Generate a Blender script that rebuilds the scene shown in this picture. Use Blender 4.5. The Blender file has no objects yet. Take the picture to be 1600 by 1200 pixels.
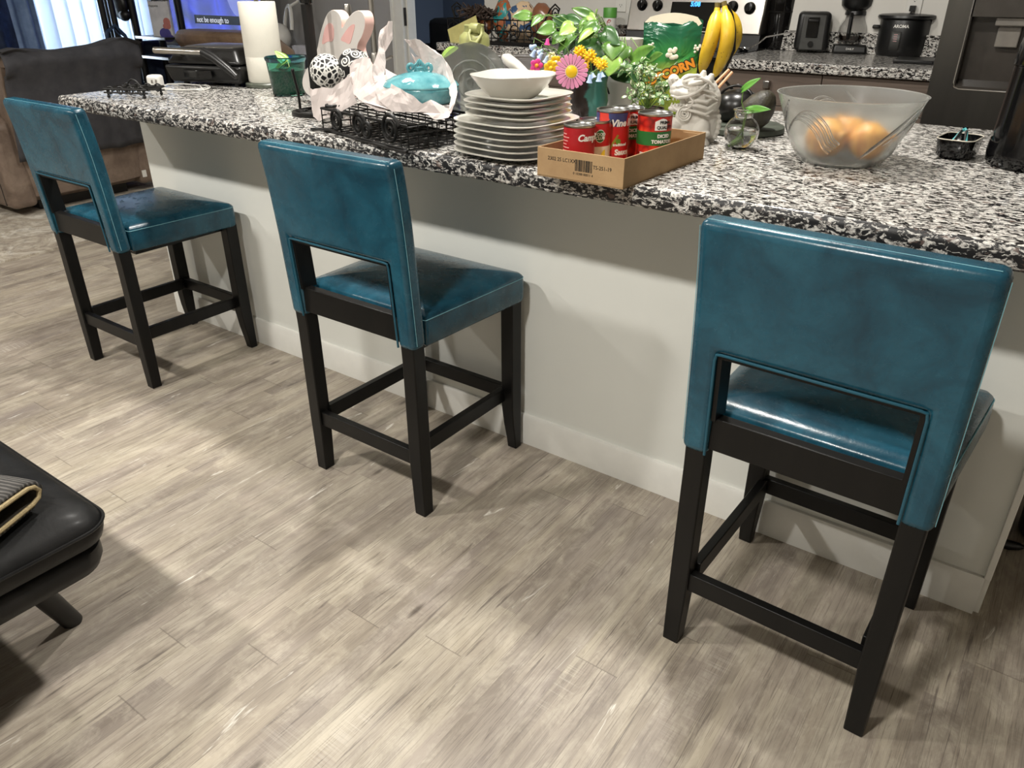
import bpy, bmesh, math, random
from mathutils import Vector as V, Matrix, noise
random.seed(7)
SC = bpy.context.scene
COL = SC.collection
PI = math.pi
R = math.radians

# ------------------------------------------------------------------ camera
CAM = V((-0.0865, -1.6911, 1.2864)); TILT = .4853; PAN = .6245; FPX = 1200.0
_f = V((-math.sin(PAN) * math.cos(TILT), math.cos(PAN) * math.cos(TILT), -math.sin(TILT)))
_r = V((math.cos(PAN), math.sin(PAN), 0)); _u = _r.cross(_f)
cam = bpy.data.cameras.new('camera'); cam.lens = 27.0; cam.sensor_width = 36; cam.clip_start = .02
camo = bpy.data.objects.new('camera', cam); COL.objects.link(camo)
camo.matrix_world = Matrix(((_r.x, _u.x, -_f.x, CAM.x), (_r.y, _u.y, -_f.y, CAM.y), (_r.z, _u.z, -_f.z, CAM.z), (0, 0, 0, 1)))
SC.camera = camo


def P(px, py, x=None, y=None, z=None):
    """the point of the plane x=, y= or z= seen at a place of the photograph (1600x1200)"""
    d = _f * FPX + _r * (px - 800) - _u * (py - 600)
    if x is not None: t = (x - CAM.x) / d.x
    elif y is not None: t = (y - CAM.y) / d.y
    else: t = (z - CAM.z) / d.z
    return CAM + d * t


# ------------------------------------------------------------------ mesh builder
class M:
    def __init__(s):
        s.bm = bmesh.new(); s.mi = 0

    def _n(s, faces):
        for f in faces: f.material_index = s.mi
        return faces

    def box(s, c, d, rot=None, taper=None):
        hx, hy, hz = d[0] / 2, d[1] / 2, d[2] / 2
        vs = []
        for sz in (-1, 1):
            k = taper if (taper and sz < 0) else 1
            for sx, sy in ((-1, -1), (1, -1), (1, 1), (-1, 1)):
                p = V((sx * hx * k, sy * hy * k, sz * hz))
                if rot is not None: p = rot @ p
                vs.append(s.bm.verts.new(p + V(c)))
        q = ((3, 2, 1, 0), (4, 5, 6, 7), (0, 1, 5, 4), (1, 2, 6, 5), (2, 3, 7, 6), (3, 0, 4, 7))
        return s._n([s.bm.faces.new([vs[i] for i in f]) for f in q])

    def bounds(s, a, b):
        return s.box([(a[i] + b[i]) / 2 for i in range(3)], [b[i] - a[i] for i in range(3)])

    def hexa(s, bot, top):
        vs = [s.bm.verts.new(V(p)) for p in list(bot) + list(top)]
        q = ((3, 2, 1, 0), (4, 5, 6, 7), (0, 1, 5, 4), (1, 2, 6, 5), (2, 3, 7, 6), (3, 0, 4, 7))
        return s._n([s.bm.faces.new([vs[i] for i in f]) for f in q])

    def loft(s, rings, closed=True, cap=True, cyc=False):
        rv = [[s.bm.verts.new(V(p)) for p in r] for r in rings]
        n = len(rv[0]); fs = []
        m = len(rv)
        for i in range(m if cyc else m - 1):
            a, b = rv[i], rv[(i + 1) % m]
            for j in range(n if closed else n - 1):
                k = (j + 1) % n
                fs.append(s.bm.faces.new((a[j], a[k], b[k], b[j])))
        if cap and closed and not cyc:
            fs.append(s.bm.faces.new(rv[0][::-1])); fs.append(s.bm.faces.new(rv[-1]))
        return s._n(fs)

    def lathe(s, prof, c=(0, 0, 0), seg=32, rot=None, sx=1, sy=1, cap=True):
        rings = []
        for r, z in prof:
            ring = []
            for i in range(seg):
                a = 2 * PI * i / seg
                p = V((max(r, 1e-5) * math.cos(a) * sx, max(r, 1e-5) * math.sin(a) * sy, z))
                if rot is not None: p = rot @ p
                ring.append(p + V(c))
            rings.append(ring)
        return s.loft(rings, cap=cap)

    def cyl(s, a, b, r0, r1=None, seg=16, cap=True):
        a, b = V(a), V(b); d = (b - a)
        rot = d.to_track_quat('Z', 'Y').to_matrix()
        return s.lathe([(r0, 0), (r0 if r1 is None else r1, d.length)], a, seg, rot, cap=cap)

    def tube(s, pts, r, seg=8, cyc=False, cap=True):
        pts = [V(p) for p in pts]; n = len(pts)
        rr = r if isinstance(r, (list, tuple)) else [r] * n
        up = V((0, 0, 1)); rings = []; prev = None
        for i, p in enumerate(pts):
            a = pts[(i - 1) % n] if (cyc or i) else p
            b = pts[(i + 1) % n] if (cyc or i < n - 1) else p
            t = (b - a)
            if t.length < 1e-9: t = V((0, 0, 1))
            t.normalize()
            if prev is None:
                q = t.cross(up)
                if q.length < 1e-3: q = t.cross(V((1, 0, 0)))
            else:
                q = prev - t * prev.dot(t)
                if q.length < 1e-5: q = t.cross(up)
            q.normalize(); prev = q; w = t.cross(q)
            rings.append([p + (q * math.cos(2 * PI * k / seg) + w * math.sin(2 * PI * k / seg)) * rr[i] for k in range(seg)])
        return s.loft(rings, cap=cap, cyc=cyc)

    def ball(s, c, r, seg=20, rings=12, rot=None):
        if not isinstance(r, (tuple, list, V)): r = (r, r, r)
        vs0 = []; fs = []
        def mk(p):
            p = V((p[0] * r[0], p[1] * r[1], p[2] * r[2]))
            if rot is not None: p = rot @ p
            return s.bm.verts.new(p + V(c))
        top = mk((0, 0, 1)); bot = mk((0, 0, -1)); R_ = []
        for i in range(1, rings):
            th = PI * i / rings
            R_.append([mk((math.sin(th) * math.cos(2 * PI * j / seg), math.sin(th) * math.sin(2 * PI * j / seg), math.cos(th))) for j in range(seg)])
        for j in range(seg):
            k = (j + 1) % seg
            fs.append(s.bm.faces.new((top, R_[0][j], R_[0][k])))
            fs.append(s.bm.faces.new((bot, R_[-1][k], R_[-1][j])))
            for i in range(len(R_) - 1):
                fs.append(s.bm.faces.new((R_[i][j], R_[i + 1][j], R_[i + 1][k], R_[i][k])))
        return s._n(fs)

    def prism(s, pts, a, b):
        """closed outline (3d points) swept by the vector b - a"""
        d = V(b) - V(a)
        v0 = [s.bm.verts.new(V(p) + V(a)) for p in pts]; v1 = [s.bm.verts.new(V(p) + V(a) + d) for p in pts]
        n = len(pts); fs = [s.bm.faces.new(v0[::-1]), s.bm.faces.new(v1)]
        for i in range(n):
            k = (i + 1) % n
            fs.append(s.bm.faces.new((v0[i], v0[k], v1[k], v1[i])))
        return s._n(fs)

    def grid(s, fn, nu, nv):
        vs = [[s.bm.verts.new(V(fn(i / nu, j / nv))) for j in range(nv + 1)] for i in range(nu + 1)]
        return s._n([s.bm.faces.new((vs[i][j], vs[i + 1][j], vs[i + 1][j + 1], vs[i][j + 1])) for i in range(nu) for j in range(nv)])

    def poly(s, pts):
        return s._n([s.bm.faces.new([s.bm.verts.new(V(p)) for p in pts])])

    def leaf(s, base, tip, nrm, w, fold=.25, droop=.15, heart=True, nu=8):
        base, tip = V(base), V(tip); d = tip - base; L = d.length; t = d.normalized()
        n = V(nrm); n = (n - t * n.dot(t)).normalized(); b = t.cross(n)
        def fn(u, v):
            k = (v - .5) * 2
            if heart: ww = w * .5 * (math.sin(PI * min(1, u * .93 + .07) ** .72) ** .9)
            else: ww = w * .5 * math.sin(PI * (u * .96 + .02)) ** .8
            back = -.10 * L * abs(k) * (1 - u) ** 4 if heart else 0
            return base + t * (u * L + back) + b * (k * ww) + n * (-abs(k) * ww * fold * -1 - droop * L * u * u)
        return s.grid(fn, nu, 4)

    def xf(s, mat):
        bmesh.ops.transform(s.bm, matrix=mat, verts=s.bm.verts[:]); return s


def obj(name, m, mats, parent=None, smooth=40, bevel=0, bseg=2, sub=0, solid=0, remesh=0, recalc=True):
    bm = m.bm
    if recalc: bmesh.ops.recalc_face_normals(bm, faces=bm.faces[:])
    me = bpy.data.meshes.new(name)
    bm.to_mesh(me); bm.free()
    if not isinstance(mats, (list, tuple)): mats = [mats]
    for q in mats: me.materials.append(q)
    if smooth:
        me.polygons.foreach_set('use_smooth', [True] * len(me.polygons))
        me.set_sharp_from_angle(angle=R(smooth))
    o = bpy.data.objects.new(name, me); COL.objects.link(o)
    if parent: o.parent = parent
    if solid:
        k = o.modifiers.new('solid', 'SOLIDIFY'); k.thickness = solid; k.offset = 0
    if remesh:
        k = o.modifiers.new('remesh', 'REMESH'); k.mode = 'VOXEL'; k.voxel_size = remesh; k.use_smooth_shade = True
        k = o.modifiers.new('smooth', 'SMOOTH'); k.iterations = 3
    if bevel:
        k = o.modifiers.new('bevel', 'BEVEL'); k.width = bevel; k.segments = bseg; k.limit_method = 'ANGLE'; k.angle_limit = R(38)
        k.harden_normals = False
    if sub:
        k = o.modifiers.new('sub', 'SUBSURF'); k.levels = sub; k.render_levels = sub
    return o


def tag(o, label, cat, group=None):
    o['label'] = label; o['category'] = cat
    if group: o['group'] = group
    return o


def thing(name, label, cat, loc=(0, 0, 0), rz=0, group=None):
    o = bpy.data.objects.new(name, None); COL.objects.link(o)
    o.location = loc; o.rotation_euler = (0, 0, rz); o.empty_display_size = .05
    return tag(o, label, cat, group)


def struct(name, m, mat, parent=None, **k):
    o = obj(name, m, mat, parent, **k); o['kind'] = 'structure'; return o


def dup(root, loc, rz, label=None):
    r = root.copy(); COL.objects.link(r); r.location = loc; r.rotation_euler = (0, 0, rz)
    if label: r['label'] = label
    for ch in list(root.children):
        c = ch.copy(); COL.objects.link(c); c.parent = r
        for g in list(ch.children):
            d = g.copy(); COL.objects.link(d); d.parent = c
    return r


def text(name, s, size, mat, parent, mtx, extrude=.0002, bend=0, align='CENTER', shear=0, weight=0):
    """lettering as thin real geometry; bend > 0 wraps it round a vertical cylinder of that radius"""
    cu = bpy.data.curves.new(name, 'FONT'); cu.body = s; cu.size = size; cu.align_x = align; cu.align_y = 'CENTER'
    cu.extrude = extrude; cu.shear = shear; cu.resolution_u = 3; cu.offset = weight
    t = bpy.data.objects.new(name, cu); COL.objects.link(t)
    bpy.context.view_layer.update()
    me = bpy.data.meshes.new_from_object(t.evaluated_get(bpy.context.evaluated_depsgraph_get()))
    bpy.data.objects.remove(t); bpy.data.curves.remove(cu)
    if bend:
        bm = bmesh.new(); bm.from_mesh(me)
        long_e = [e for e in bm.edges if e.calc_length() > bend * .25]
        if long_e: bmesh.ops.subdivide_edges(bm, edges=long_e, cuts=3)
        for v in bm.verts:
            a = v.co.x / bend; rr = bend + v.co.z
            v.co = V((rr * math.sin(a), -rr * math.cos(a), v.co.y))
        bm.to_mesh(me); bm.free()
    me.transform(mtx); me.materials.clear(); me.materials.append(mat)
    o = bpy.data.objects.new(name, me); COL.objects.link(o)
    if parent: o.parent = parent
    return o


def frame(loc, xdir, ydir):
    x = V(xdir).normalized(); y = V(ydir); y = (y - x * y.dot(x)).normalized(); z = x.cross(y)
    return Matrix(((x.x, y.x, z.x, loc[0]), (x.y, y.y, z.y, loc[1]), (x.z, y.z, z.z, loc[2]), (0, 0, 0, 1)))


def arc(n, a0, a1): return [a0 + (a1 - a0) * i / n for i in range(n + 1)]


def spiral(c, ex, ey, r0, r1, turns, n=40, a0=0):
    return [V(c) + (V(ex) * math.cos(a0 + 2 * PI * turns * i / n) + V(ey) * math.sin(a0 + 2 * PI * turns * i / n)) * (r0 + (r1 - r0) * i / n) for i in range(n + 1)]


# ------------------------------------------------------------------ materials
def srgb(r, g, b):
    f = lambda c: (c / 255 / 12.92) if c / 255 <= .04045 else ((c / 255 + .055) / 1.055) ** 2.4
    return (f(r), f(g), f(b), 1)


class N:
    def __init__(s, name):
        s.m = bpy.data.materials.new(name); s.m.use_nodes = True
        s.t = s.m.node_tree; s.b = s.t.nodes['Principled BSDF']; s._c = None

    def n(s, typ, **kw):
        d = s.t.nodes.new('ShaderNode' + typ)
        for k, v in kw.items():
            if k in d.inputs: s.set(d.inputs[k], v)
            else: setattr(d, k, v)
        return d

    def set(s, sock, v):
        if isinstance(v, bpy.types.NodeSocket): s.t.links.new(v, sock)
        else: sock.default_value = v

    def coord(s, which='Object', scale=(1, 1, 1), rot=(0, 0, 0), loc=(0, 0, 0)):
        tc = s.t.nodes.new('ShaderNodeTexCoord')
        mp = s.t.nodes.new('ShaderNodeMapping'); s.t.links.new(tc.outputs[which], mp.inputs[0])
        mp.inputs['Scale'].default_value = scale; mp.inputs['Rotation'].default_value = rot; mp.inputs['Location'].default_value = loc
        return mp.outputs[0]

    def noise(s, vec, scale, detail=4, rough=.55, dist=0):
        d = s.n('TexNoise', Scale=scale, Detail=detail, Roughness=rough, Distortion=dist); s.set(d.inputs['Vector'], vec); return d.outputs['Fac']

    def vor(s, vec, scale, feature='F1', out='Distance', rnd=1):
        d = s.n('TexVoronoi', feature=feature); d.inputs['Scale'].default_value = scale; d.inputs['Randomness'].default_value = rnd
        s.set(d.inputs['Vector'], vec); return d.outputs[out]

    def ramp(s, fac, stops, interp='LINEAR'):
        d = s.t.nodes.new('ShaderNodeValToRGB'); d.color_ramp.interpolation = interp; e = d.color_ramp.elements
        while len(e) < len(stops): e.new(.5)
        for q, (p, c) in zip(e, stops):
            q.position = p; q.color = c if len(c) == 4 else (*c, 1)
        s.t.links.new(fac, d.inputs[0]); return d.outputs[0]

    def math(s, op, a, b=0, c=0, clamp=False):
        d = s.n('Math', operation=op); d.use_clamp = clamp
        for i, v in enumerate((a, b, c)): s.set(d.inputs[i], v)
        return d.outputs[0]

    def mix(s, fac, a, b, mode='MIX'):
        d = s.n('Mix', data_type='RGBA', blend_type=mode)
        s.set(d.inputs[0], fac); s.set(d.inputs[6], a); s.set(d.inputs[7], b); return d.outputs[2]

    def base(s, c, rough=.5, metal=0, **kw):
        s.set(s.b.inputs['Base Color'], c); s.set(s.b.inputs['Roughness'], rough); s.b.inputs['Metallic'].default_value = metal
        for k, v in kw.items(): s.set(s.b.inputs[k], v)
        return s

    def bump(s, h, strength=.3, dist=.002):
        d = s.n('Bump', Strength=strength, Distance=dist); s.set(d.inputs['Height'], h); s.t.links.new(d.outputs[0], s.b.inputs['Normal']); return s


def plain(name, c, rough=.5, metal=0, var=.12, scale=18, bump=0, bscale=120, **kw):
    """one colour with a light procedural mottle"""
    q = N(name); co = q.coord()
    n = q.noise(co, scale, 3)
    a = tuple(x * (1 - var) for x in c[:3]) + (1,); b = tuple(min(1, x * (1 + var)) for x in c[:3]) + (1,)
    q.base(q.ramp(n, [(.3, a), (.7, b)]), rough, metal, **kw)
    if bump: q.bump(q.noise(co, bscale, 2), bump, .001)
    return q.m


def glass(name, c=(1, 1, 1, 1), rough=0.0, ior=1.45):
    q = N(name); q.base(c, rough, 0, IOR=ior); q.b.inputs['Transmission Weight'].default_value = 1
    return q.m


def emit(name, c, k):
    q = N(name); q.base((0, 0, 0, 1), .4); q.b.inputs['Emission Color'].default_value = c; q.b.inputs['Emission Strength'].default_value = k
    return q.m
# ================================================================== materials
def floor_mat():
    q = N('vinyl_plank_floor')
    tc = q.t.nodes.new('ShaderNodeTexCoord'); sp = q.n('SeparateXYZ'); q.t.links.new(tc.outputs['Object'], sp.inputs[0])
    X, Y = sp.outputs[0], sp.outputs[1]
    W, L = .1, 1.35
    xr = q.math('DIVIDE', q.math('ADD', X, 20.069), W); row = q.math('FLOOR', xr)
    wn = q.n('TexWhiteNoise', noise_dimensions='1D'); q.set(wn.inputs['W'], row)
    yr = q.math('ADD', q.math('DIVIDE', Y, L), q.math('MULTIPLY', wn.outputs['Value'], 7.3)); idx = q.math('FLOOR', yr)
    cv = q.n('CombineXYZ'); q.set(cv.inputs[0], row); q.set(cv.inputs[1], idx)
    w2 = q.n('TexWhiteNoise', noise_dimensions='3D'); q.set(w2.inputs['Vector'], cv.outputs[0])
    rnd = w2.outputs['Value']; rc = w2.outputs['Color']
    # grain coordinates: stretched along the plank, shifted per plank
    ad = q.n('VectorMath', operation='MULTIPLY_ADD'); q.set(ad.inputs[0], rc); ad.inputs[1].default_value = (13, 9, 5); q.t.links.new(tc.outputs['Object'], ad.inputs[2])
    def sc(v):
        d = q.n('VectorMath', operation='MULTIPLY'); q.t.links.new(ad.outputs[0], d.inputs[0]); d.inputs[1].default_value = v; return d.outputs[0]
    g1 = q.noise(sc((34, 2.2, 1)), 1, 6, .62, .6)
    g2 = q.noise(sc((150, 4, 1)), 1, 3, .6, .2)
    g3 = q.noise(sc((5, 1.1, 1)), 1, 3, .5, .8)
    g4 = q.noise(sc((11, 2.6, 1)), 1, 5, .65, 1.6)
    wv = q.n('TexWave', wave_type='RINGS', rings_direction='X'); q.set(wv.inputs['Vector'], sc((7, .55, 1))); wv.inputs['Scale'].default_value = 2.4
    wv.inputs['Distortion'].default_value = 5; wv.inputs['Detail'].default_value = 3; wv.inputs['Detail Scale'].default_value = 1.3
    base = q.ramp(rnd, [(0, srgb(140, 130, 119)), (.25, srgb(169, 158, 142)), (.5, srgb(157, 148, 135)), (.75, srgb(175, 164, 145)), (1, srgb(147, 137, 129))])
    # printed sub-strips inside each plank
    xr2 = q.math('DIVIDE', q.math('ADD', X, 20.044), .05); r2 = q.math('FLOOR', xr2)
    wa = q.n('TexWhiteNoise', noise_dimensions='1D'); q.set(wa.inputs['W'], q.math('ADD', r2, 91.7))
    i2 = q.math('FLOOR', q.math('ADD', q.math('DIVIDE', Y, .52), q.math('MULTIPLY', wa.outputs['Value'], 9.1)))
    cv2 = q.n('CombineXYZ'); q.set(cv2.inputs[0], r2); q.set(cv2.inputs[1], i2); cv2.inputs[2].default_value = 4.4
    w3 = q.n('TexWhiteNoise', noise_dimensions='3D'); q.set(w3.inputs['Vector'], cv2.outputs[0])
    c = q.mix(.62, base, q.ramp(w3.outputs['Value'], [(0, srgb(119, 109, 100)), (.12, srgb(153, 143, 130)), (.5, srgb(167, 156, 141)), (.85, srgb(180, 170, 151)), (1, srgb(191, 182, 164))]))
    h1 = q.noise(sc((420, 7, 1)), 1, 4, .7, .3); h2 = q.noise(sc((90, 3.2, 1)), 1, 5, .72, .9); h3 = q.noise(sc((16, 9, 1)), 1, 6, .72, .5)
    c = q.mix(q.math('MULTIPLY', q.ramp(g1, [(.36, (1, 1, 1)), (.54, (0, 0, 0))]), .46), c, srgb(112, 102, 93))
    c = q.mix(q.math('MULTIPLY', q.ramp(h3, [(.48, (0, 0, 0)), (.66, (1, 1, 1))]), .5), c, srgb(200, 191, 174))
    c = q.mix(q.math('MULTIPLY', q.ramp(g4, [(.52, (0, 0, 0)), (.70, (1, 1, 1))]), .32), c, srgb(203, 194, 175))
    c = q.mix(q.math('MULTIPLY', q.ramp(g3, [(.48, (0, 0, 0)), (.75, (1, 1, 1))]), .28), c, srgb(150, 140, 140))
    c = q.mix(q.math('MULTIPLY', q.ramp(wv.outputs['Fac'], [(.0, (1, 1, 1)), (.3, (0, 0, 0))]), .20), c, srgb(108, 97, 88))
    c = q.mix(q.math('MULTIPLY', q.ramp(h2, [(.33, (1, 1, 1)), (.42, (0, 0, 0))]), .78), c, srgb(96, 87, 80))
    c = q.mix(q.math('MULTIPLY', q.ramp(h1, [(.38, (1, 1, 1)), (.46, (0, 0, 0))]), .5), c, srgb(104, 95, 87))
    crm = q.noise(sc((6, 3, 1)), 1, 2); xh = q.noise(sc((6, 260, 1)), 1, 2, .5)
    c = q.mix(q.math('MULTIPLY', q.math('MULTIPLY', q.ramp(xh, [(.5, (0, 0, 0)), (.62, (1, 1, 1))]), q.ramp(crm, [(.60, (0, 0, 0)), (.74, (1, 1, 1))])), .26), c, srgb(216, 210, 198))
    kn = q.vor(sc((9, 2.6, 1)), 1); c = q.mix(q.math('MULTIPLY', q.ramp(kn, [(.035, (1, 1, 1)), (.09, (0, 0, 0))]), .7), c, srgb(72, 62, 54))
    wh = q.noise(sc((26, 3.4, 1)), 1, 4, .7, 1); c = q.mix(q.math('MULTIPLY', q.ramp(wh, [(.66, (0, 0, 0)), (.72, (1, 1, 1))]), .7), c, srgb(232, 228, 218))
    # seams
    fx = q.math('FRACT', xr); fy = q.math('FRACT', yr)
    ex = q.math('MINIMUM', fx, q.math('SUBTRACT', 1, fx)); ey = q.math('MINIMUM', fy, q.math('SUBTRACT', 1, fy))
    s1 = q.math('LESS_THAN', ex, .009); s2 = q.math('LESS_THAN', ey, .0011); sm = q.math('MAXIMUM', q.math('MULTIPLY', s1, .28), s2)
    c = q.mix(q.math('MULTIPLY', sm, .42), c, srgb(82, 74, 66))
    rg = q.math('ADD', q.math('MULTIPLY', g1, .2), .36)
    q.base(c, rg)
    q.bump(q.math('SUBTRACT', q.math('ADD', g2, g1), q.math('MULTIPLY', sm, 1.5)), .12, .001)
    return q.m


def granite_mat(name='speckled_granite', dk=0, rough=.16):
    q = N(name); co = q.coord(scale=(1.0, 1.6, 1.9))
    w = q.n('TexNoise', Scale=26., Detail=3.); q.set(w.inputs['Vector'], co)
    mv = q.n('VectorMath', operation='MULTIPLY_ADD'); q.t.links.new(w.outputs['Color'], mv.inputs[0]); mv.inputs[1].default_value = (.03, .03, .03); q.t.links.new(co, mv.inputs[2])
    cw = mv.outputs[0]
    big = q.noise(cw, 70, 5, .66, .6); fine = q.noise(cw, 150, 4, .6); gr = q.noise(cw, 95, 3, .6, .6)
    c = q.ramp(fine, [(.32, srgb(138, 136, 134)), (.48, srgb(206, 203, 197)), (.7, srgb(236, 233, 226))])
    c = q.mix(q.ramp(gr, [(.53, (0, 0, 0)), (.60, (1, 1, 1))]), c, srgb(132, 126, 122))
    c = q.mix(q.ramp(big, [(.490 - dk, (0, 0, 0)), (.53 - dk, (1, 1, 1))]), c, srgb(22, 21, 23))
    rs = q.noise(cw, 40, 2); c = q.mix(q.math('MULTIPLY', q.ramp(rs, [(.64, (0, 0, 0)), (.7, (1, 1, 1))]), .55), c, srgb(126, 104, 94))
    q.base(c, rough)
    return q.m


def leather(name, lo, mid, hi, rough=.3, scale=9, coat=.35):
    q = N(name); co = q.coord()
    n = q.noise(co, scale, 5, .62, .7); n2 = q.noise(co, scale * 5, 4, .6, .3)
    c = q.ramp(n, [(.3, lo), (.5, mid), (.72, hi)])
    vein = q.n('TexNoise', Scale=scale * 1.5, Detail=6., Roughness=.65, Distortion=1.1); q.set(vein.inputs['Vector'], co)
    d = q.math('ABSOLUTE', q.math('SUBTRACT', vein.outputs['Fac'], .5))
    c = q.mix(q.math('MULTIPLY', q.ramp(d, [(.0, (1, 1, 1)), (.03, (0, 0, 0))]), .25), c, lo)
    q.base(c, q.math('ADD', q.math('MULTIPLY', n2, .16), rough - .08))
    q.b.inputs['Coat Weight'].default_value = coat; q.b.inputs['Coat Roughness'].default_value = .22
    q.bump(q.math('ADD', q.math('MULTIPLY', q.noise(co, 320, 2), .12), q.noise(co, 16, 3, .55, .4)), .35, .004); q.b.inputs['Specular IOR Level'].default_value = .36; return q.m


def wood_mat(name, a, b, axis=2, rough=.4, k=1.0):
    q = N(name); s = [38 * k, 38 * k, 38 * k]; s[axis] = 2.2 * k
    co = q.coord(scale=tuple(s)); n = q.noise(co, 1, 5, .6, .6)
    q.base(q.ramp(n, [(.3, a), (.7, b)]), rough); q.bump(n, .06, .001); return q.m


def wall_mat(name, c, bump=.12):
    q = N(name); co = q.coord(); n = q.noise(co, 3, 3)
    lo = tuple(x * .96 for x in c[:3]) + (1,)
    q.base(q.ramp(n, [(.3, lo), (.7, c)]), .62); q.bump(q.noise(co, 90, 3), bump, .0015); return q.m


def cloth_mat(name, a, b, k=1.0, rough=.9):
    q = N(name); co = q.coord()
    n = q.noise(co, 14 * k, 5, .6); f = q.noise(co, 420 * k, 2)
    q.base(q.mix(q.math('MULTIPLY', f, .35), q.ramp(n, [(.3, a), (.7, b)]), a), rough); q.bump(f, .25, .001); return q.m


FLOOR = floor_mat(); GRAN = granite_mat(); GRANE = granite_mat('rough_granite_edge', .034, .5)
TEAL = leather('teal_leather', srgb(17, 55, 71), srgb(26, 74, 92), srgb(38, 91, 110), .26, 8, .14)
TEALW = plain('teal_welt', srgb(24, 78, 96), .4)
STITCH = plain('pale_stitch', srgb(120, 172, 184), .6)
BLKWOOD = wood_mat('black_painted_wood', srgb(9, 9, 9), srgb(16, 15, 14), 2, .42); BLKWOOD.node_tree.nodes['Principled BSDF'].inputs['Specular IOR Level'].default_value = .28
BLKLEA = leather('black_leather', srgb(14, 14, 15), srgb(22, 22, 22), srgb(33, 32, 32), .5, 6, .05); BLKLEA.node_tree.nodes['Principled BSDF'].inputs['Specular IOR Level'].default_value = .22
TAUPE = leather('taupe_leather', srgb(92, 78, 68), srgb(118, 102, 90), srgb(138, 122, 108), .45, 5, .1)
TAN = leather('tan_leather', srgb(96, 78, 62), srgb(122, 100, 80), srgb(140, 118, 96), .5, 5, .05)
WALL = wall_mat('island_wall_paint', srgb(222, 223, 217)); WALLG = wall_mat('grey_wall_paint', srgb(168, 166, 164), .08)
WALLW = wall_mat('white_wall_paint', srgb(214, 211, 204), .08); WALLB = wall_mat('blue_grey_wall_paint', srgb(112, 124, 142), .05)
TRIM = plain('white_gloss_trim', srgb(226, 225, 219), .38, var=.03)
THROW = cloth_mat('dark_grey_throw', srgb(52, 52, 56), srgb(70, 69, 72))
BLACKP = plain('black_plastic', srgb(18, 18, 18), .35); BLACKG = plain('black_gloss', srgb(12, 12, 13), .12)
BLACKM = plain('black_iron', srgb(20, 19, 18), .42, .3); STEEL = plain('brushed_steel', srgb(176, 172, 166), .3, 1., var=.05)
CHROME = plain('chrome', srgb(205, 205, 205), .12, 1., var=.02); STEELD = plain('dark_stainless', srgb(98, 92, 86), .34, 1., var=.06)
WHITEP = plain('white_plastic', srgb(216, 214, 208), .4, var=.03); CERAM = plain('white_ceramic', srgb(206, 203, 194), .16, var=.02)
CARD = cloth_mat('brown_cardboard', srgb(158, 128, 92), srgb(178, 148, 108), 1.0, .85)
PAPER = plain('white_tissue_paper', srgb(202, 191, 187), .7, var=.03); TOWEL = plain('paper_towel', srgb(222, 218, 206), .9, var=.03, bump=.4, bscale=150)
CLEAR = glass('clear_glass'); RED = plain('red_print', srgb(196, 28, 34), .3, var=.06); TIN = plain('tin', srgb(170, 170, 168), .28, 1., var=.06)
WHITEI = plain('white_print', srgb(240, 238, 232), .45, var=.02); BLACKI = plain('black_print', srgb(26, 24, 22), .6)
GREENI = plain('green_print', srgb(38, 112, 52), .4); YELLOWI = plain('yellow_print', srgb(240, 206, 60), .4); BLUEI = plain('blue_print', srgb(60, 64, 110), .4)
LEAF = None


def leaf_mat(name, a, b, spec=None):
    q = N(name); co = q.coord(); n = q.noise(co, 30, 4)
    c = q.ramp(n, [(.3, a), (.7, b)])
    if spec: c = q.mix(q.ramp(q.noise(co, 70, 4, .7), [(.52, (0, 0, 0)), (.6, (1, 1, 1))]), c, spec)
    q.base(c, .34); q.b.inputs['Subsurface Weight'].default_value = 0.0
    return q.m


LEAF = leaf_mat('green_leaf', srgb(52, 94, 32), srgb(100, 138, 56)); LEAFD = leaf_mat('dark_green_leaf', srgb(34, 72, 34), srgb(62, 100, 46))
LEAFL = leaf_mat('light_green_leaf', srgb(120, 160, 64), srgb(160, 188, 98)); LEAFV = leaf_mat('variegated_leaf', srgb(70, 108, 58), srgb(110, 144, 84), srgb(234, 234, 200))
STEM = plain('plant_stem', srgb(106, 138, 66), .5)
# ================================================================== room shell
X0, X1, Y0, YB, ZC = -7.0, 2.6, -4.6, 2.92, 2.6
m = M(); m.bounds((X0 - .2, Y0 - .2, -.05), (X1 + .2, 6.4, 0)); struct('floor', m, FLOOR)
m = M(); m.bounds((X0 - .2, Y0 - .2, ZC), (X1 + .2, 6.4, ZC + .1)); struct('ceiling', m, WALLW)
m = M(); m.bounds((X1, Y0, 0), (X1 + .12, YB, ZC)); struct('wall_right', m, WALLW)
m = M(); m.bounds((X0, Y0 - .12, 0), (X1, Y0, ZC)); struct('wall_near', m, WALLW)
# window wall: opening y .95..2.5, z .12..2.2
wy0, wy1, wz0, wz1 = .75, 2.5, .10, 2.2
m = M()
m.bounds((X0 - .12, Y0, 0), (X0, wy0, ZC)); m.bounds((X0 - .12, wy1, 0), (X0, YB + .12, ZC))
m.bounds((X0 - .12, wy0, 0), (X0, wy1, wz0)); m.bounds((X0 - .12, wy0, wz1), (X0, wy1, ZC)); struct('wall_left', m, WALLG)
m = M()
for a, b in (((wy0, wz0), (wy0 + .05, wz1)), ((wy1 - .05, wz0), (wy1, wz1)), ((wy0 + .05, wz0), (wy1 - .05, wz0 + .05)), ((wy0 + .05, wz1 - .05), (wy1 - .05, wz1)), ((1.6, wz0 + .05), (1.65, wz1 - .05))):
    m.bounds((X0 - .09, a[0], a[1]), (X0 - .03, b[0], b[1]))
win = struct('window_1', m, TRIM)
m = M(); m.bounds((X0 - .065, wy0 + .05, wz0 + .05), (X0 - .06, 1.6, wz1 - .05)); m.bounds((X0 - .065, 1.65, wz0 + .05), (X0 - .06, wy1 - .05, wz1 - .05))
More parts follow.
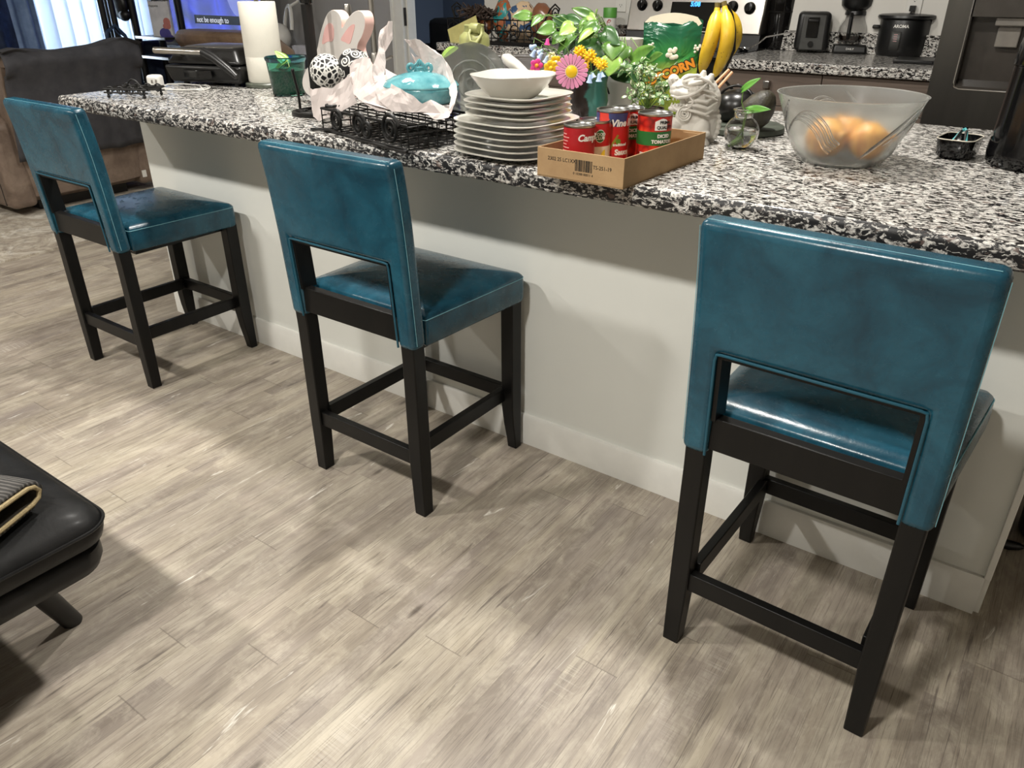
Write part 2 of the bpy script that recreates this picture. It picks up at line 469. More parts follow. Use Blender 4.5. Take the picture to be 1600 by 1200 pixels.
pane = glass('window_glass'); obj('pane', m, pane, win)
# far wall with doorway  x -4.33..-3.62
dx0, dx1, dz = -4.40, -3.64, 2.05
m = M()
m.bounds((X0, YB, 0), (dx0, YB + .12, ZC)); m.bounds((dx0, YB, dz), (dx1, YB + .12, ZC)); struct('wall_back', m, WALLG)
m = M(); m.bounds((dx1, YB, 0), (X1, YB + .12, ZC)); struct('wall_kitchen', m, WALLW)
m = M()
m.bounds((dx0 - .09, YB - .015, 0), (dx0 + .005, YB + .135, dz + .08)); m.bounds((dx0 - .105, YB - .024, 0), (dx0 - .075, YB, dz + .08))
m.bounds((dx0 + .005, YB + .03, 0), (dx0 + .02, YB + .09, dz)); m.bounds((dx0 - .09, YB - .015, dz), (dx1, YB + .135, dz + .08)); door = struct('door_1', m, TRIM, bevel=.004)
m = M(); m.bounds((dx0 + .005, YB + .004, .98), (dx0 + .009, YB + .028, 1.10)); m.bounds((dx0 + .005, YB + .008, 1.02), (dx0 + .012, YB + .022, 1.06)); obj('strike_plate', m, STEELD, door)
m = M(); m.bounds((-6.9, 6.2, 0), (0, 6.3, ZC)); struct('wall_hall', m, WALLB)
m = M(); m.bounds((-6.9, YB + .12, 0), (-6.8, 6.2, ZC)); struct('wall_hall_left', m, WALLB)
m = M(); m.bounds((-1.6, YB + .12, 0), (-1.5, 6.2, ZC)); struct('wall_hall_right', m, WALLB)

# island knee wall, baseboard, end trim
WL = -3.10
m = M(); m.bounds((WL, 0, 0), (0, .115, .872)); struct('wall_island', m, WALL)
m = M(); m.prism([(0, 0, 0), (0, -.013, 0), (0, -.013, .094), (0, -.009, .1025), (0, 0, .1025)], (WL, 0, 0), (.002, 0, 0)); struct('baseboard_island', m, TRIM)
m = M(); m.bounds((0, -.012, .1025), (.0135, .135, .872)); struct('trim_1', m, TRIM, bevel=.002)
m = M(); m.bounds((.0, -.001, 0), (.0135, .135, .1025)); struct('trim_2', m, TRIM)
m = M(); m.bounds((X0, YB - .013, 0), (dx0 - .106, YB, .1)); struct('baseboard_back', m, TRIM)

# island base cabinets (kitchen side)
CABW = wood_mat('grey_brown_laminate', srgb(86, 74, 66), srgb(112, 98, 88), 0, .45)
t = thing('island_cabinet', 'long base cabinet under the granite island top, behind the white wall', 'cabinet', (0, 0, 0))
m = M(); m.bounds((WL + .02, .116, .09), (-.0, .83, .868)); obj('body', m, CABW, t)
m = M(); m.bounds((WL + .02, .13, 0), (-.0, .77, .09)); obj('plinth', m, BLACKP, t)
for i in range(4):
    m = M(); a = WL + .04 + i * .76; m.bounds((a, .83, .12), (a + .74, .85, .86)); d_ = obj('door', m, CABW, t, bevel=.002)
    m = M(); m.tube([(a + .68, .875, .62), (a + .68, .875, .78)], .005); obj('handle', m, STEEL, d_)

# granite top: straight slab with a rough broken front edge
EDGE = .272; SL, SR, SB = -3.125, .06, .885
m = M(); nx = 420; prof = [(0, .915), (-.004, .9135), (-.009, .909), (-.0115, .900), (-.0105, .889), (-.011, .879), (-.006, .872), (0, .870)]
rings = []
for i in range(nx + 1):
    x = SL + (SR - SL) * i / nx; ring = []
    for k, (dy, z) in enumerate(prof):
        w = 0 if k in (0, len(prof) - 1) else 1
        n = noise.noise(V((x * 55, k * .9, 1.7))) * .0035 + noise.noise(V((x * 160, k * 2.1, 4))) * .0018
        ring.append((x, -EDGE + .011 + dy - abs(n) * w * .8 + n * .3 * w, z + n * .3 * w))
    rings.append(ring)
rings = [r + [(r[0][0], SB, .870), (r[0][0], SB, .915)] for r in rings]
fs_ = m.loft(rings)
nr_ = len(rings[0])
for i_, f_ in enumerate(fs_[:nx * nr_]):
    if 1 <= i_ % nr_ <= len(prof) - 2: f_.material_index = 1
top = tag(obj('granite_countertop', m, [GRAN, GRANE], None, smooth=50), 'long speckled black and white granite island countertop with a rough front edge', 'countertop')
# ================================================================== bar stools
def build_stool(label):
    t = thing('counter_stool', label, 'stool', (0, 0, 0), 0, 'teal leather counter stools along the island')
    w, e = .212, .041   # half outer width, leg size
    # rear posts
    for sx in (-1, 1):
        m = M(); rings = []
        for z, yy, k in ((0, .002, .86), (.17, 0, 1), (.46, 0, 1), (.56, -.004, 1), (.72, -.014, .95), (.90, -.034, .85)):
            x1 = sx * w; x0 = sx * (w - e * k); a, b = min(x0, x1), max(x0, x1)
            rings.append([(a, yy, z), (b, yy, z), (b, yy + e * k, z), (a, yy + e * k, z)])
        m.loft(rings); obj('rear_leg', m, BLKWOOD, t, bevel=.003)
        m = M(); rings = []
        for z, y0, y1, k in ((0, .424, .452, .78), (.03, .420, .452, .80), (.09, .411, .4515, .9), (.15, .406, .451, 1), (.30, .405, .450, 1), (.495, .405, .450, 1)):
            x1 = sx * w; x0 = sx * (w - e * k); a, b = min(x0, x1), max(x0, x1)
            rings.append([(a, y0, z), (b, y0, z), (b, y1, z), (a, y1, z)])
        m.loft(rings); obj('front_leg', m, BLKWOOD, t, bevel=.003)
        m = M(); xa = sx * (w - .030); m.bounds((min(xa, xa - sx * .02), .036, .168), (max(xa, xa - sx * .02), .412, .210)); obj('stretcher', m, BLKWOOD, t, bevel=.002)
    m = M(); m.bounds((-w + .035, .008, .153), (w - .035, .028, .197)); obj('stretcher', m, BLKWOOD, t, bevel=.002)
    m = M(); m.bounds((-w + .035, .420, .168), (w - .035, .440, .210)); obj('stretcher', m, BLKWOOD, t, bevel=.002)
    m = M(); m.bounds((-.168, -.001, .510), (.168, .022, .578)); obj('back_rail', m, BLKWOOD, t, bevel=.002)
    m = M(); m.bounds((-w + .03, .07, .472), (w - .03, .425, .498)); obj('seat_frame', m, BLKWOOD, t)
    # opening liner
    m = M()
    def rear(z):
        pts = [(.49, -.006), (.56, -.010), (.72, -.020), (.84, -.030), (.955, -.046)]
        for (a, ya), (b, yb) in zip(pts, pts[1:]):
            if z <= b: return ya + (yb - ya) * max(0, (z - a)) / (b - a)
        return pts[-1][1]
    for sx in (-1, 1):
        a, b = sorted((sx * .1585, sx * .1665)); m.hexa([(a, rear(.575) + .003, .575), (b, rear(.575) + .003, .575), (b, rear(.575) + .050, .575), (a, rear(.575) + .050, .575)],
                                                    [(a, rear(.711) + .003, .711), (b, rear(.711) + .003, .711), (b, rear(.711) + .050, .711), (a, rear(.711) + .050, .711)])
    m.bounds((-.1665, rear(.708) + .003, .704), (.1665, rear(.708) + .050, .712)); obj('opening_frame', m, BLKWOOD, t, smooth=30)
    # upholstered back: an upside down U, built in cells and thickened
    m = M(); bm = m.bm
    xs = [-.2195, -.166, -.08, 0, .08, .166, .2195]; zs = [.495, .575, .64, .711, .745, .80, .86, .905, .950]
    half = len(xs)
    def pt(i, j, front):
        x, z = xs[i], zs[j]
        if front:
            th = .050 + .008 * (1 - (x / .223) ** 2) * max(0, min(1, (z - .70) / .1)) * max(0, min(1, (.95 - z) / .06))
            return (x, rear(z) + th, z)
        return (x, rear(z) - .004 * (1 - (x / .223) ** 2) * max(0, min(1, (z - .70) / .06)), z - (0 if j < len(zs) - 1 else .003))
    keep = lambda i, j: not (1 <= i <= 4 and j < 3)
    vv = {}
    def gv(i, j, f):
        if (i, j, f) not in vv: vv[(i, j, f)] = bm.verts.new(pt(i, j, f))
        return vv[(i, j, f)]
    nx_, nz_ = len(xs) - 1, len(zs) - 1
    for i in range(nx_):
        for j in range(nz_):
            if not keep(i, j): continue
            for f in (0, 1): bm.faces.new((gv(i, j, f), gv(i + 1, j, f), gv(i + 1, j + 1, f), gv(i, j + 1, f)))
            for (a, b, di, dj) in (((i, j), (i, j + 1), -1, 0), ((i + 1, j), (i + 1, j + 1), 1, 0), ((i, j), (i + 1, j), 0, -1), ((i, j + 1), (i + 1, j + 1), 0, 1)):
                ni, nj = i + di, j + dj
                if 0 <= ni < nx_ and 0 <= nj < nz_ and keep(ni, nj): continue
                bm.faces.new((gv(*a, 0), gv(*b, 0), gv(*b, 1), gv(*a, 1)))
    back = obj('backrest', m, TEAL, t, bevel=.0155, bseg=5)
    m = M(); yo = -.0015
    loop = [(-.170, rear(.50) + yo, .50), (-.170, rear(.60) + yo, .60), (-.170, rear(.700) + yo, .700), (-.1675, rear(.7125) + yo, .7125), (-.158, rear(.7155) + yo - .003, .7155), (0, rear(.7155) + yo - .004, .7155), (.158, rear(.7155) + yo - .003, .7155), (.1675, rear(.7125) + yo, .7125), (.170, rear(.70) + yo, .70), (.170, rear(.60) + yo, .60), (.170, rear(.5) + yo, .5)]
    m.tube(loop, .0028); obj('piping', m, TEALW, back)
    m = M()
    for sx in (-1, 1):
        m.tube([(sx * .2208, rear(z) + .012, z) for z in (.51, .56, .64, .72, .8, .86, .92, .934)], .0007, 5)
    m.tube([(x, rear(.95) + .011, .9475) for x in (-.207, -.1, 0, .1, .207)], .0007, 5); obj('seam', m, STITCH, back)
    # seat
    m = M(); nxs, nys = 16, 16; SX = .232
    def top_(u, v):
        x = -SX + 2 * SX * u; y = .046 + .40 * v
        if abs(x) > .16 and y < .05: pass
        a = 1 - abs(2 * u - 1) ** 5; b = 1 - abs(2 * v - 1) ** 5
        return (x, y, .564 + .022 * (a * b) ** .6)
    rings = []
    def outline(ins, z):
        r = .025; pts = []
        for cx, cy, a0 in ((SX - r, .446 - r, 0), (-SX + r, .446 - r, PI / 2), (-SX + r, .046 + r * .3, PI), (SX - r, .046 + r * .3, 1.5 * PI)):
            rr = r if a0 in (0, PI / 2) else r * .3
            for a in arc(5, a0, a0 + PI / 2): q_ = max(rr - ins, .001); pts.append((cx + q_ * math.cos(a), cy + q_ * math.sin(a), z))
        return pts
    for ins, z in ((.004, .492), (0, .498), (-.001, .53), (0, .552), (.0015, .5595), (.004, .566), (.012, .572)):
        rings.append(outline(ins, z))
    for k in (.86, .6, .3, .02):
        rings.append([(x * k, .246 + (y - .246) * k, .572 + .020 * (1 - k ** 3)) for x, y, z in outline(.012, 0)])
    m.loft(rings); seat = obj('seat', m, TEAL, t, smooth=60)
    m = M(); m.tube([(x * 1.001, .246 + (y - .246) * 1.002, .5605) for x, y, z in outline(.0012, 0)], .0011, 5, cyc=True); obj('seam', m, STITCH, seat)
    return t


YS = -.488
s1 = build_stool('nearest teal counter stool, at the right, below the big glass bowl'); s1.location = (-.331, YS - .010, 0); s1.rotation_euler = (0, 0, R(-1.5))
s2 = dup(s1, (-1.462, YS + .008, 0), 0, 'teal counter stool in the middle, standing below the wire basket and plates')
s3 = dup(s1, (-2.732, YS - .002, 0), 0, 'farthest teal counter stool at the left, by the grey covered recliner')
# ================================================================== things on the island, left to right
CT = .915
def rz3(a): return Matrix.Rotation(a, 3, 'Z')

# wire trivet rack
t = thing('wire_trivet', 'small black scrolled wire rack at the far left end of the countertop', 'rack', (-2.875, -.12, CT), R(25))
m = M()
for y in (-.05, .05):
    m.tube([(-.085, y, .030), (.085, y, .030)], .004); m.tube([(-.085, y, .018), (.085, y, .018)], .003)
for x in (-.085, -.055, -.02, .02, .055, .085): m.tube([(x, -.05, .030), (x, .05, .030)], .0035)
for x in (-.06, -.02, .02, .06):
    m.tube(spiral((x, -.05, .024), (1, 0, 0), (0, 0, 1), .016, .003, 1.6), .0028, 6); m.tube(spiral((x, .05, .024), (1, 0, 0), (0, 0, 1), .016, .003, 1.6), .0028, 6)
obj('frame', m, BLACKM, t)
for x, y in ((-.07, -.05), (.07, -.05), (-.07, .05), (.07, .05)):
    m = M(); m.tube([(x, y, .03), (x, y, .004)], .004); m.ball((x, y, .006), .006, 10, 6); obj('foot', m, BLACKM, t)
m = M(); m.tube([(-.03 + .06 * i / 12, 0, .03 + .028 * math.sin(PI * i / 12)) for i in range(13)], .003); obj('handle', m, BLACKM, t)

# charger with coiled lead
c = P(245, 138, z=CT); t = thing('phone_charger', 'white plug-in charger with its coiled white lead beside the small black rack', 'charger', (c.x, c.y, CT))
m = M(); m.box((0, 0, .026), (.052, .044, .046), rz3(.5)); obj('plug_body', m, WHITEP, t, bevel=.011, bseg=4)
m = M()
for y in (-.008, .008): m.box((.026 * .88 + .004, -.022 + y, .028), (.002, .006, .012), rz3(-.35))
obj('prong', m, STEEL, t)
a = P(256, 138, z=CT) - c
loop = []
for i in range(61):
    q = 2 * PI * 1.85 * i / 60; k = 1 + .05 * math.sin(q * .5)
    loop.append((.09 + .115 * k * math.cos(q + 2.6), .06 + .075 * k * math.sin(q + 2.6), .003 + .0006 * (i % 9)))
loop.append((.235, .045, .004))
m = M(); m.tube(loop, .0022, 6); obj('lead', m, WHITEP, t)

# contact grill
t = thing('countertop_grill', 'black countertop grill with a steel bar handle, left of the paper towel roll', 'grill', (-2.965, .335, CT), R(17))
m = M(); m.hexa([(-.17, -.13, .012), (.16, -.13, .012), (.16, .14, .012), (-.17, .14, .012)], [(-.185, -.145, .075), (.175, -.145, .075), (.175, .15, .075), (-.185, .15, .075)]); obj('base', m, BLACKP, t, bevel=.014, bseg=3)
m = M(); m.hexa([(-.18, -.14, .078), (.17, -.14, .078), (.17, .145, .078), (-.18, .145, .078)], [(-.14, -.10, .135), (.13, -.10, .135), (.13, .11, .135), (-.14, .11, .135)]); lid = obj('lid', m, BLACKP, t, bevel=.016, bseg=3)
m = M(); m.hexa([(-.12, -.085, .1352), (.11, -.085, .1352), (.11, .10, .1352), (-.12, .10, .1352)], [(-.11, -.075, .141), (.10, -.075, .141), (.10, .09, .141), (-.11, .09, .141)]); obj('steel_plate', m, STEEL, lid, bevel=.002)
m = M(); m.tube([(-.19, -.165, .128), (.06, -.165, .125)], .012, 14); m.tube([(-.10, -.165, .125), (-.10, -.10, .11)], .009); obj('handle', m, STEEL, lid)
m = M(); m.tube([(.04, -.17, .128), (.09, -.175, .108), (.15, -.18, .07), (.185, -.185, .045)], [.018, .018, .015, .011], 12); obj('lever', m, BLACKP, lid)
m = M(); m.box((-.02, -.148, .045), (.13, .008, .03)); obj('drip_tray', m, BLACKG, t, bevel=.003)
for sx in (-1, 1):
    for sy in (-1, 1):
        m = M(); m.cyl((sx * .12, sy * .1, 0), (sx * .12, sy * .1, .014), .012); obj('foot', m, BLACKP, t)

# paper towel roll
c = P(404, 138, z=CT); cx, cy = c.x - .02, c.y + .06
t = thing('paper_towel_holder', 'grey stone disc holder carrying the white paper towel roll', 'holder', (cx, cy, CT))
STONE = plain('grey_green_stone', srgb(84, 88, 78), .4, var=.3, scale=60)
m = M(); m.lathe([(.0, 0), (.078, 0), (.082, .004), (.082, .013), (.077, .018), (0, .018)], seg=40); obj('base', m, STONE, t)
m = M(); m.lathe([(.008, .018), (.008, .31), (.012, .315), (.012, .328), (.004, .335), (0, .335)], seg=16); obj('rod', m, STEEL, t)
m = M(); prof = [(.021, 0), (.021, .279)]; m.loft([[(.021 * math.cos(a), .021 * math.sin(a), z) for a in arc(31, 0, 2 * PI * 31 / 32)] for z in (0, .279)], cap=False)
pr = [(.021, 0), (.066, 0), (.068, .003), (.0685, .09), (.0682, .091), (.0685, .092), (.0685, .185), (.068, .276), (.066, .279), (.021, .279)]
m.lathe(pr, seg=64, cap=False)
roll = obj('paper_towel_roll', m, TOWEL, None); roll.location = (cx, cy, CT + .0185); tag(roll, 'white paper towel roll standing upright on the grey stone disc', 'paper towel')

# glass planter
GG = glass('green_glass', (.26, .62, .52, 1), .05); SOIL = plain('dark_wet_moss', srgb(38, 84, 68), .6, var=.3)
c = P(453, 151, z=CT); d = (V((c.x, c.y)) - V((CAM.x, CAM.y))).normalized(); cx, cy = c.x + d.x * .05, c.y + d.y * .05
t = thing('glass_planter', 'green glass planter with blue rim and small vine beside the paper towel roll', 'planter', (cx, cy, CT))
m = M(); m.lathe([(.0, 0), (.054, 0), (.057, .004), (.068, .118), (.071, .126), (.069, .1275), (.065, .118), (.054, .008), (0, .006)], seg=40); obj('pot', m, GG, t)
m = M(); m.lathe([(.066, .112), (.0705, .117), (.0725, .126), (.0695, .1292), (.066, .126)], seg=40, cap=False); obj('rim', m, glass('blue_glass', (.10, .26, .55, 1), .05), t)
m = M(); m.lathe([(0, .0085), (.0535, .0085), (.0615, .085), (.04, .092), (0, .09)], seg=32); obj('soil', m, SOIL, t)
m = M()
o0 = V((cx, cy, CT))
def L(m, base, tip, y, w, up=(-.2, -.75, .65), **k):
    b = P(*base, y=y); e = P(*tip, y=y - .01); m.leaf(b - o0, e - o0, up, w, **k)
L(m, (449, 97), (429, 81), cy - .02, .035, (-.3, -.4, .9), droop=-.1); L(m, (446, 97), (418, 108), cy - .03, .03, droop=.3); L(m, (437, 104), (447, 92), cy - .04, .022)
obj('leaf', m, LEAFL, t, solid=.0006)
m = M(); m.tube([(0, 0, .085), P(440, 110, y=cy - .02) - o0, P(448, 94, y=cy - .02) - o0], .0015, 6); m.tube([(-.01, 0, .085), P(436, 108, y=cy - .03) - o0, P(447, 97, y=cy - .03) - o0], .0013, 6); m.tube([(.0, -.01, .085), P(452, 104, y=cy - .06) - o0, P(449, 94, y=cy - .05) - o0], .0012, 6); obj('stem', m, STEM, t)

# black iron towel stand (empty)
c = P(490, 180, z=CT); cx, cy = c.x, c.y + .02
t = thing('iron_stand', 'tall black iron paper towel stand, empty, in front of the white rabbit', 'stand', (cx, cy, CT))
m = M(); m.lathe([(0, 0), (.078, 0), (.080, .004), (.079, .012), (.070, .013), (.066, .008), (0, .008)], seg=40)
m.tube([(.06 * math.cos(a), .06 * math.sin(a), .012) for a in arc(40, 0, 2 * PI)][:-1], .004, 6, cyc=True); obj('base', m, BLACKM, t)
for k in range(5):
    m = M(); a0 = 2 * PI * k / 5; m.tube(spiral((.045 * math.cos(a0), .045 * math.sin(a0), .012), (1, 0, 0), (0, 1, 0), .014, .003, 1.6, 24), .0025, 6); obj('scroll', m, BLACKM, t)
m = M(); rings = []
for i in range(25):
    z = .008 + .30 * i / 24; rings.append([((.0155 + .0006 * (k % 2)) * math.cos(PI * k / 4 + .3 * 0), (.0155 + .0006 * (k % 2)) * math.sin(PI * k / 4), z) for k in range(8)])
m.loft(rings); obj('pole', m, BLACKM, t)
m = M(); m.lathe([(.014, .305), (.019, .310), (.019, .318), (.012, .322), (.020, .332), (.020, .342), (.008, .352), (.015, .366), (.012, .378), (0, .384)], seg=20); obj('finial', m, BLACKG, t)
e0 = P(470, 177, z=CT) - V((cx, cy, CT)); e1 = P(457, 110, x=cx + e0.x, ) - V((cx, cy, CT))
m = M(); m.tube([(e0.x, e0.y, .008), (e0.x, e0.y, .06), (e1.x, e1.y, e1.z)], .0042, 8); m.ball((e1.x, e1.y, e1.z), .006, 10, 6); obj('tension_rod', m, BLACKM, t)

# white rabbit block
BUN = plain('white_painted_wood', srgb(222, 216, 210), .45, var=.02); PINK = plain('pink_painted_wood', srgb(238, 196, 186), .5, var=.03); PINKD = plain('pink_paint', srgb(236, 186, 180), .5, var=.05)
yb = .05
tl = P(520, 15, y=yb); c0 = P(522, 112, y=yb); xr = (P(575, 60, y=yb) - P(470, 60, y=yb)).normalized()
t = thing('rabbit_figure', 'thick white wooden rabbit with pink ears behind the two patterned balls', 'figure', (c0.x, yb, CT))
base = V((c0.x, yb, CT))
fx = V((.93, -.36, 0)).normalized(); dirb = V((.36, .93, 0)).normalized()
kx = lambda px, py: P(px, py, y=yb) - base
def rp(px, py):
    # lands on the upright front face that runs along fx through the base point
    d = _f * FPX + _r * (px - 800) - _u * (py - 600); n = V((-fx.y, fx.x, 0)); tt = (base - CAM).dot(n) / d.dot(n); return CAM + d * tt - base
out = []
def cat(pts, n=6):
    res = []
    N_ = len(pts)
    for i in range(N_):
        p0, p1, p2, p3 = (V((*pts[(i + j - 1) % N_], 0)) for j in range(4))
        for k in range(n):
            s_ = k / n
            q = .5 * ((2 * p1) + (p2 - p0) * s_ + (2 * p0 - 5 * p1 + 4 * p2 - p3) * s_ ** 2 + (3 * p1 - p0 - 3 * p2 + p3) * s_ ** 3); res.append((q.x, q.y))
    return res
bx = [(474, 118), (487, 95), (495, 78), (499, 58), (504, 40), (511, 22), (520, 15.5), (529, 21), (533.5, 33), (534, 44), (541, 32), (551, 20), (561, 16.5), (568, 23), (570, 38), (566, 55), (558, 72), (561, 88), (572, 108), (575, 130), (560, 150), (520, 155), (488, 152), (474, 138)]
pts = [rp(*q) for q in cat(bx, 4)]
for p_ in pts: p_.z = max(p_.z, .001)
m = M(); m.prism(pts, (0, 0, 0), dirb * .028); fs = m.bm.faces[:]
for f in fs[2:]: f.material_index = 1
body = obj('body', m, [BUN, PINK], t, smooth=30, bevel=.0022)
for poly in ([(504, 69), (505.5, 55), (509, 42), (515, 36), (520.5, 40), (522, 52), (520, 64), (512, 65)], [(533, 62), (539, 51), (546, 42), (552, 38), (554.5, 40), (552, 52), (547, 68), (540, 66)]):
    m = M(); m.prism([rp(*q) for q in cat(poly, 3)], -dirb * .0012, dirb * .0004); obj('inner_ear', m, PINKD, t)
zmin = min(p.z for p in pts)
zmin = max(zmin, .0)

# wire basket with scrolls
ang = R(-11.6); bw, bd, bh = .40, .235, .060
bc = V((-1.575, -.135, CT)); t = thing('wire_basket', 'low black wire basket with spiral scrolls, under the tissue paper and blue dish', 'basket', bc, ang)
m = M(); r = .0028
for z in (.004, bh): m.tube([(-bw / 2, -bd / 2, z), (bw / 2, -bd / 2, z), (bw / 2, bd / 2, z), (-bw / 2, bd / 2, z)], r * 1.25, 8, cyc=True)
n1, n2 = 13, 8
for i in range(n1 + 1):
    x = -bw / 2 + bw * i / n1; m.tube([(x, -bd / 2, bh if i % 3 == 0 else .004), (x, -bd / 2, .004), (x, bd / 2, .004), (x, bd / 2, bh)], r * .7, 6)
for i in range(n2 + 1):
    y = -bd / 2 + bd * i / n2; m.tube([(-bw / 2, y, bh), (-bw / 2, y, .004), (bw / 2, y, .004), (bw / 2, y, bh)], r * .7, 6)
for z in (.022, .042):
    m.tube([(bw / 2, -bd / 2, z), (bw / 2, bd / 2, z), (-bw / 2, bd / 2, z), (-bw / 2, -bd / 2, z)], r * .7, 6)
for i in range(n2 + 1):
    y = -bd / 2 + bd * i / n2; m.tube([(-bw / 2, y, bh * .98), (bw / 2, y, bh * .98)], r * .7, 6)
obj('wire_frame', m, BLACKM, t)
for x, rr in ((-.115, .030), (-.005, .032), (.03, .022), (.135, .038)):
    m = M(); m.tube(spiral((x, -bd / 2 - .006, .008 + rr), (1, 0, 0), (0, 0, 1), rr, .006, 2.2, 54, PI * .1), .0042, 8); obj('scroll', m, BLACKM, t)
m = M(); m.tube([(-.23, -bd / 2 - .02, .004), (-.15, -bd / 2 - .012, .012), (0, -bd / 2 - .014, .005), (.19, -bd / 2 - .02, .005), (.22, -bd / 2 - .02, .006)], .0042, 8); obj('front_rail', m, BLACKM, t)
m = M(); m.tube(spiral((-.185, -bd / 2 + .03, bh + .006), (1, 0, 0), (0, 1, 0), .03, .006, 1.5, 30), .004, 8); obj('scroll', m, BLACKM, t)

# two decorated balls
def petal_mat():
    q = N('black_leaf_pattern_on_white'); co = q.coord()
    v = q.n('TexVoronoi', feature='DISTANCE_TO_EDGE'); v.inputs['Scale'].default_value = 72; q.set(v.inputs['Vector'], co)
    q.base(q.ramp(v.outputs['Distance'], [(.10, srgb(236, 234, 228)), (.15, srgb(20, 20, 22))]), .45); return q.m
rb = .046
cb = P(510, 111, y=-.10); b1 = tag(obj('decorative_ball', (lambda m: (m.ball((0, 0, 0), rb, 40, 24), m)[1])(M()), petal_mat()), 'black and white ball with leaf pattern, left of the pair on tissue paper', 'ball', 'patterned balls'); b1.location = cb
c2 = P(554, 104, y=-.045); b2 = obj('decorative_ball', (lambda m: (m.ball((0, 0, 0), rb * 1.02, 40, 24), m)[1])(M()), plain('black_lacquer', srgb(24, 24, 26), .4)); b2.location = c2
tag(b2, 'black ball with white spiral scrolls, behind the leaf-patterned ball', 'ball', 'patterned balls')
m = M(); vd = (CAM - c2).normalized()
for a, e in ((0, 0), (38, 12), (-36, 16), (8, 44), (-14, -40), (34, -32), (62, 36), (-60, -20), (-50, 52), (66, -8)):
    n = vd.copy(); n.rotate(Matrix.Rotation(R(a), 3, 'Z')); ax = n.cross(V((0, 0, 1))).normalized(); n.rotate(Matrix.Rotation(R(e), 3, ax))
    ex = n.cross(V((0, 0, 1))).normalized(); ey = ex.cross(n)
    pts = [(n * rb * 1.02 + p).normalized() * rb * 1.025 for p in spiral((0, 0, 0), ex, ey, .016, .002, 1.8, 40, a)]
    m.tube(pts, .0019, 6)
obj('scroll_pattern', m, WHITEI, b2)

# lidded dish
TQ = N('turquoise_glaze'); co = TQ.coord(); TQ.base(TQ.ramp(TQ.noise(co, 26, 4), [(.3, srgb(70, 132, 142)), (.7, srgb(112, 172, 178))]), .14); TQ.bump(TQ.noise(co, 34, 2, .5, 1.2), .35, .006); TQ = TQ.m
c = P(656, 168, y=-.10); dc = V((-1.545, -.08, CT + .0655)); ddir = V((CAM.x - dc.x, CAM.y - dc.y, 0)).normalized()
t = thing('lidded_dish', 'turquoise glazed oval dish with a scrolled knob, wrapped in tissue paper', 'dish', dc, R(35))
m = M(); m.lathe([(0, 0), (.055, 0), (.060, .004), (.085, .02), (.099, .042), (.101, .052), (.099, .055), (0, .05)], seg=48, sx=1.0, sy=.86); obj('bowl', m, TQ, t)
m = M(); m.lathe([(0, .055), (.101, .0555), (.102, .059), (.094, .068), (.07, .080), (.04, .088), (.02, .092), (0, .093)], seg=48, sx=1.0, sy=.86); lid = obj('lid', m, TQ, t)
m = M(); up = V((0, 0, 1)); ex = V((.87, -.5, 0)); n_ = V((-.35, -.94, 0))
ex = V((math.cos(R(4)), math.sin(R(4)), 0)).normalized(); ex = Matrix.Rotation(-R(0), 3, 'Z') @ ex
m.lathe([(.016, .088), (.010, .094), (.011, .102), (.0, .106)], seg=16)
for s_ in (-1, 1):
    m.tube([V((0, 0, .097)) + ex * (s_ * .008)] + spiral(V((0, 0, .102)) + ex * (s_ * .022), ex * s_, up, .013, .003, 1.3, 30, PI * .85), .0048, 8)
for k in (-2, -1, 0, 1, 2): m.ball(V((0, 0, .106)) + ex * (k * .006) + up * (.006 - .0016 * k * k), (.0036, .0036, .011), 10, 8, Matrix.Rotation(k * .28, 3, ex.cross(up)))
obj('knob', m, TQ, lid)

# tissue paper, several folded flaps as one crumpled sheet
def flap(m, pts, cuts=4, amp=.010, seed=0):
    """pts: (px, py, y) outline in order; filled, refined and crumpled"""
    b = bmesh.new(); f = b.faces.new([b.verts.new(P(a, c, y=yy)) for a, c, yy in pts])
    bmesh.ops.triangulate(b, faces=[f]); bmesh.ops.subdivide_edges(b, edges=b.edges[:], cuts=cuts, use_grid_fill=True)
    bmesh.ops.triangulate(b, faces=b.faces[:])
    for v in b.verts:
        q = v.co * 26 + V((seed * 3.1, 0, 0)); n = noise.voronoi(q)[0]; w = (n[1] - n[0]) - .35
        v.co += V((.45 * w, -1 * w, .35 * noise.noise(v.co * 30 + V((0, seed, 0))))) * amp
    mp = {v: m.bm.verts.new(v.co) for v in b.verts}
    for f in b.faces: m.bm.faces.new([mp[v] for v in f.verts])
    b.free()
m = M()
flap(m, [(481, 134, -.15), (488, 141, -.17), (503, 136, -.175), (519, 139, -.17), (533, 127, -.16), (546, 118, -.16), (551, 140, -.18), (557, 160, -.19), (530, 177, -.2), (514, 184, -.2), (498, 189, -.205), (489, 183, -.19), (486, 160, -.17)], seed=1)
flap(m, [(546, 104, -.125), (552, 94, -.13), (566, 90, -.13), (578, 92, -.13), (581, 104, -.14), (582, 122, -.155), (588, 140, -.17), (597, 158, -.18), (612, 170, -.19), (600, 176, -.2), (580, 168, -.2), (562, 158, -.2), (553, 148, -.19), (546, 126, -.16)], seed=2)
flap(m, [(578, 110, -.12), (584, 98, -.1), (590, 80, -.08), (592, 62, -.06), (594, 48, -.05), (604, 38, -.04), (607, 32, -.045), (613, 33, -.05), (612, 46, -.05), (613, 60, -.055), (606, 72, -.06), (602, 80, -.06), (602, 96, -.07), (601, 118, -.09), (594, 128, -.11), (584, 122, -.13)], amp=.012, seed=3)
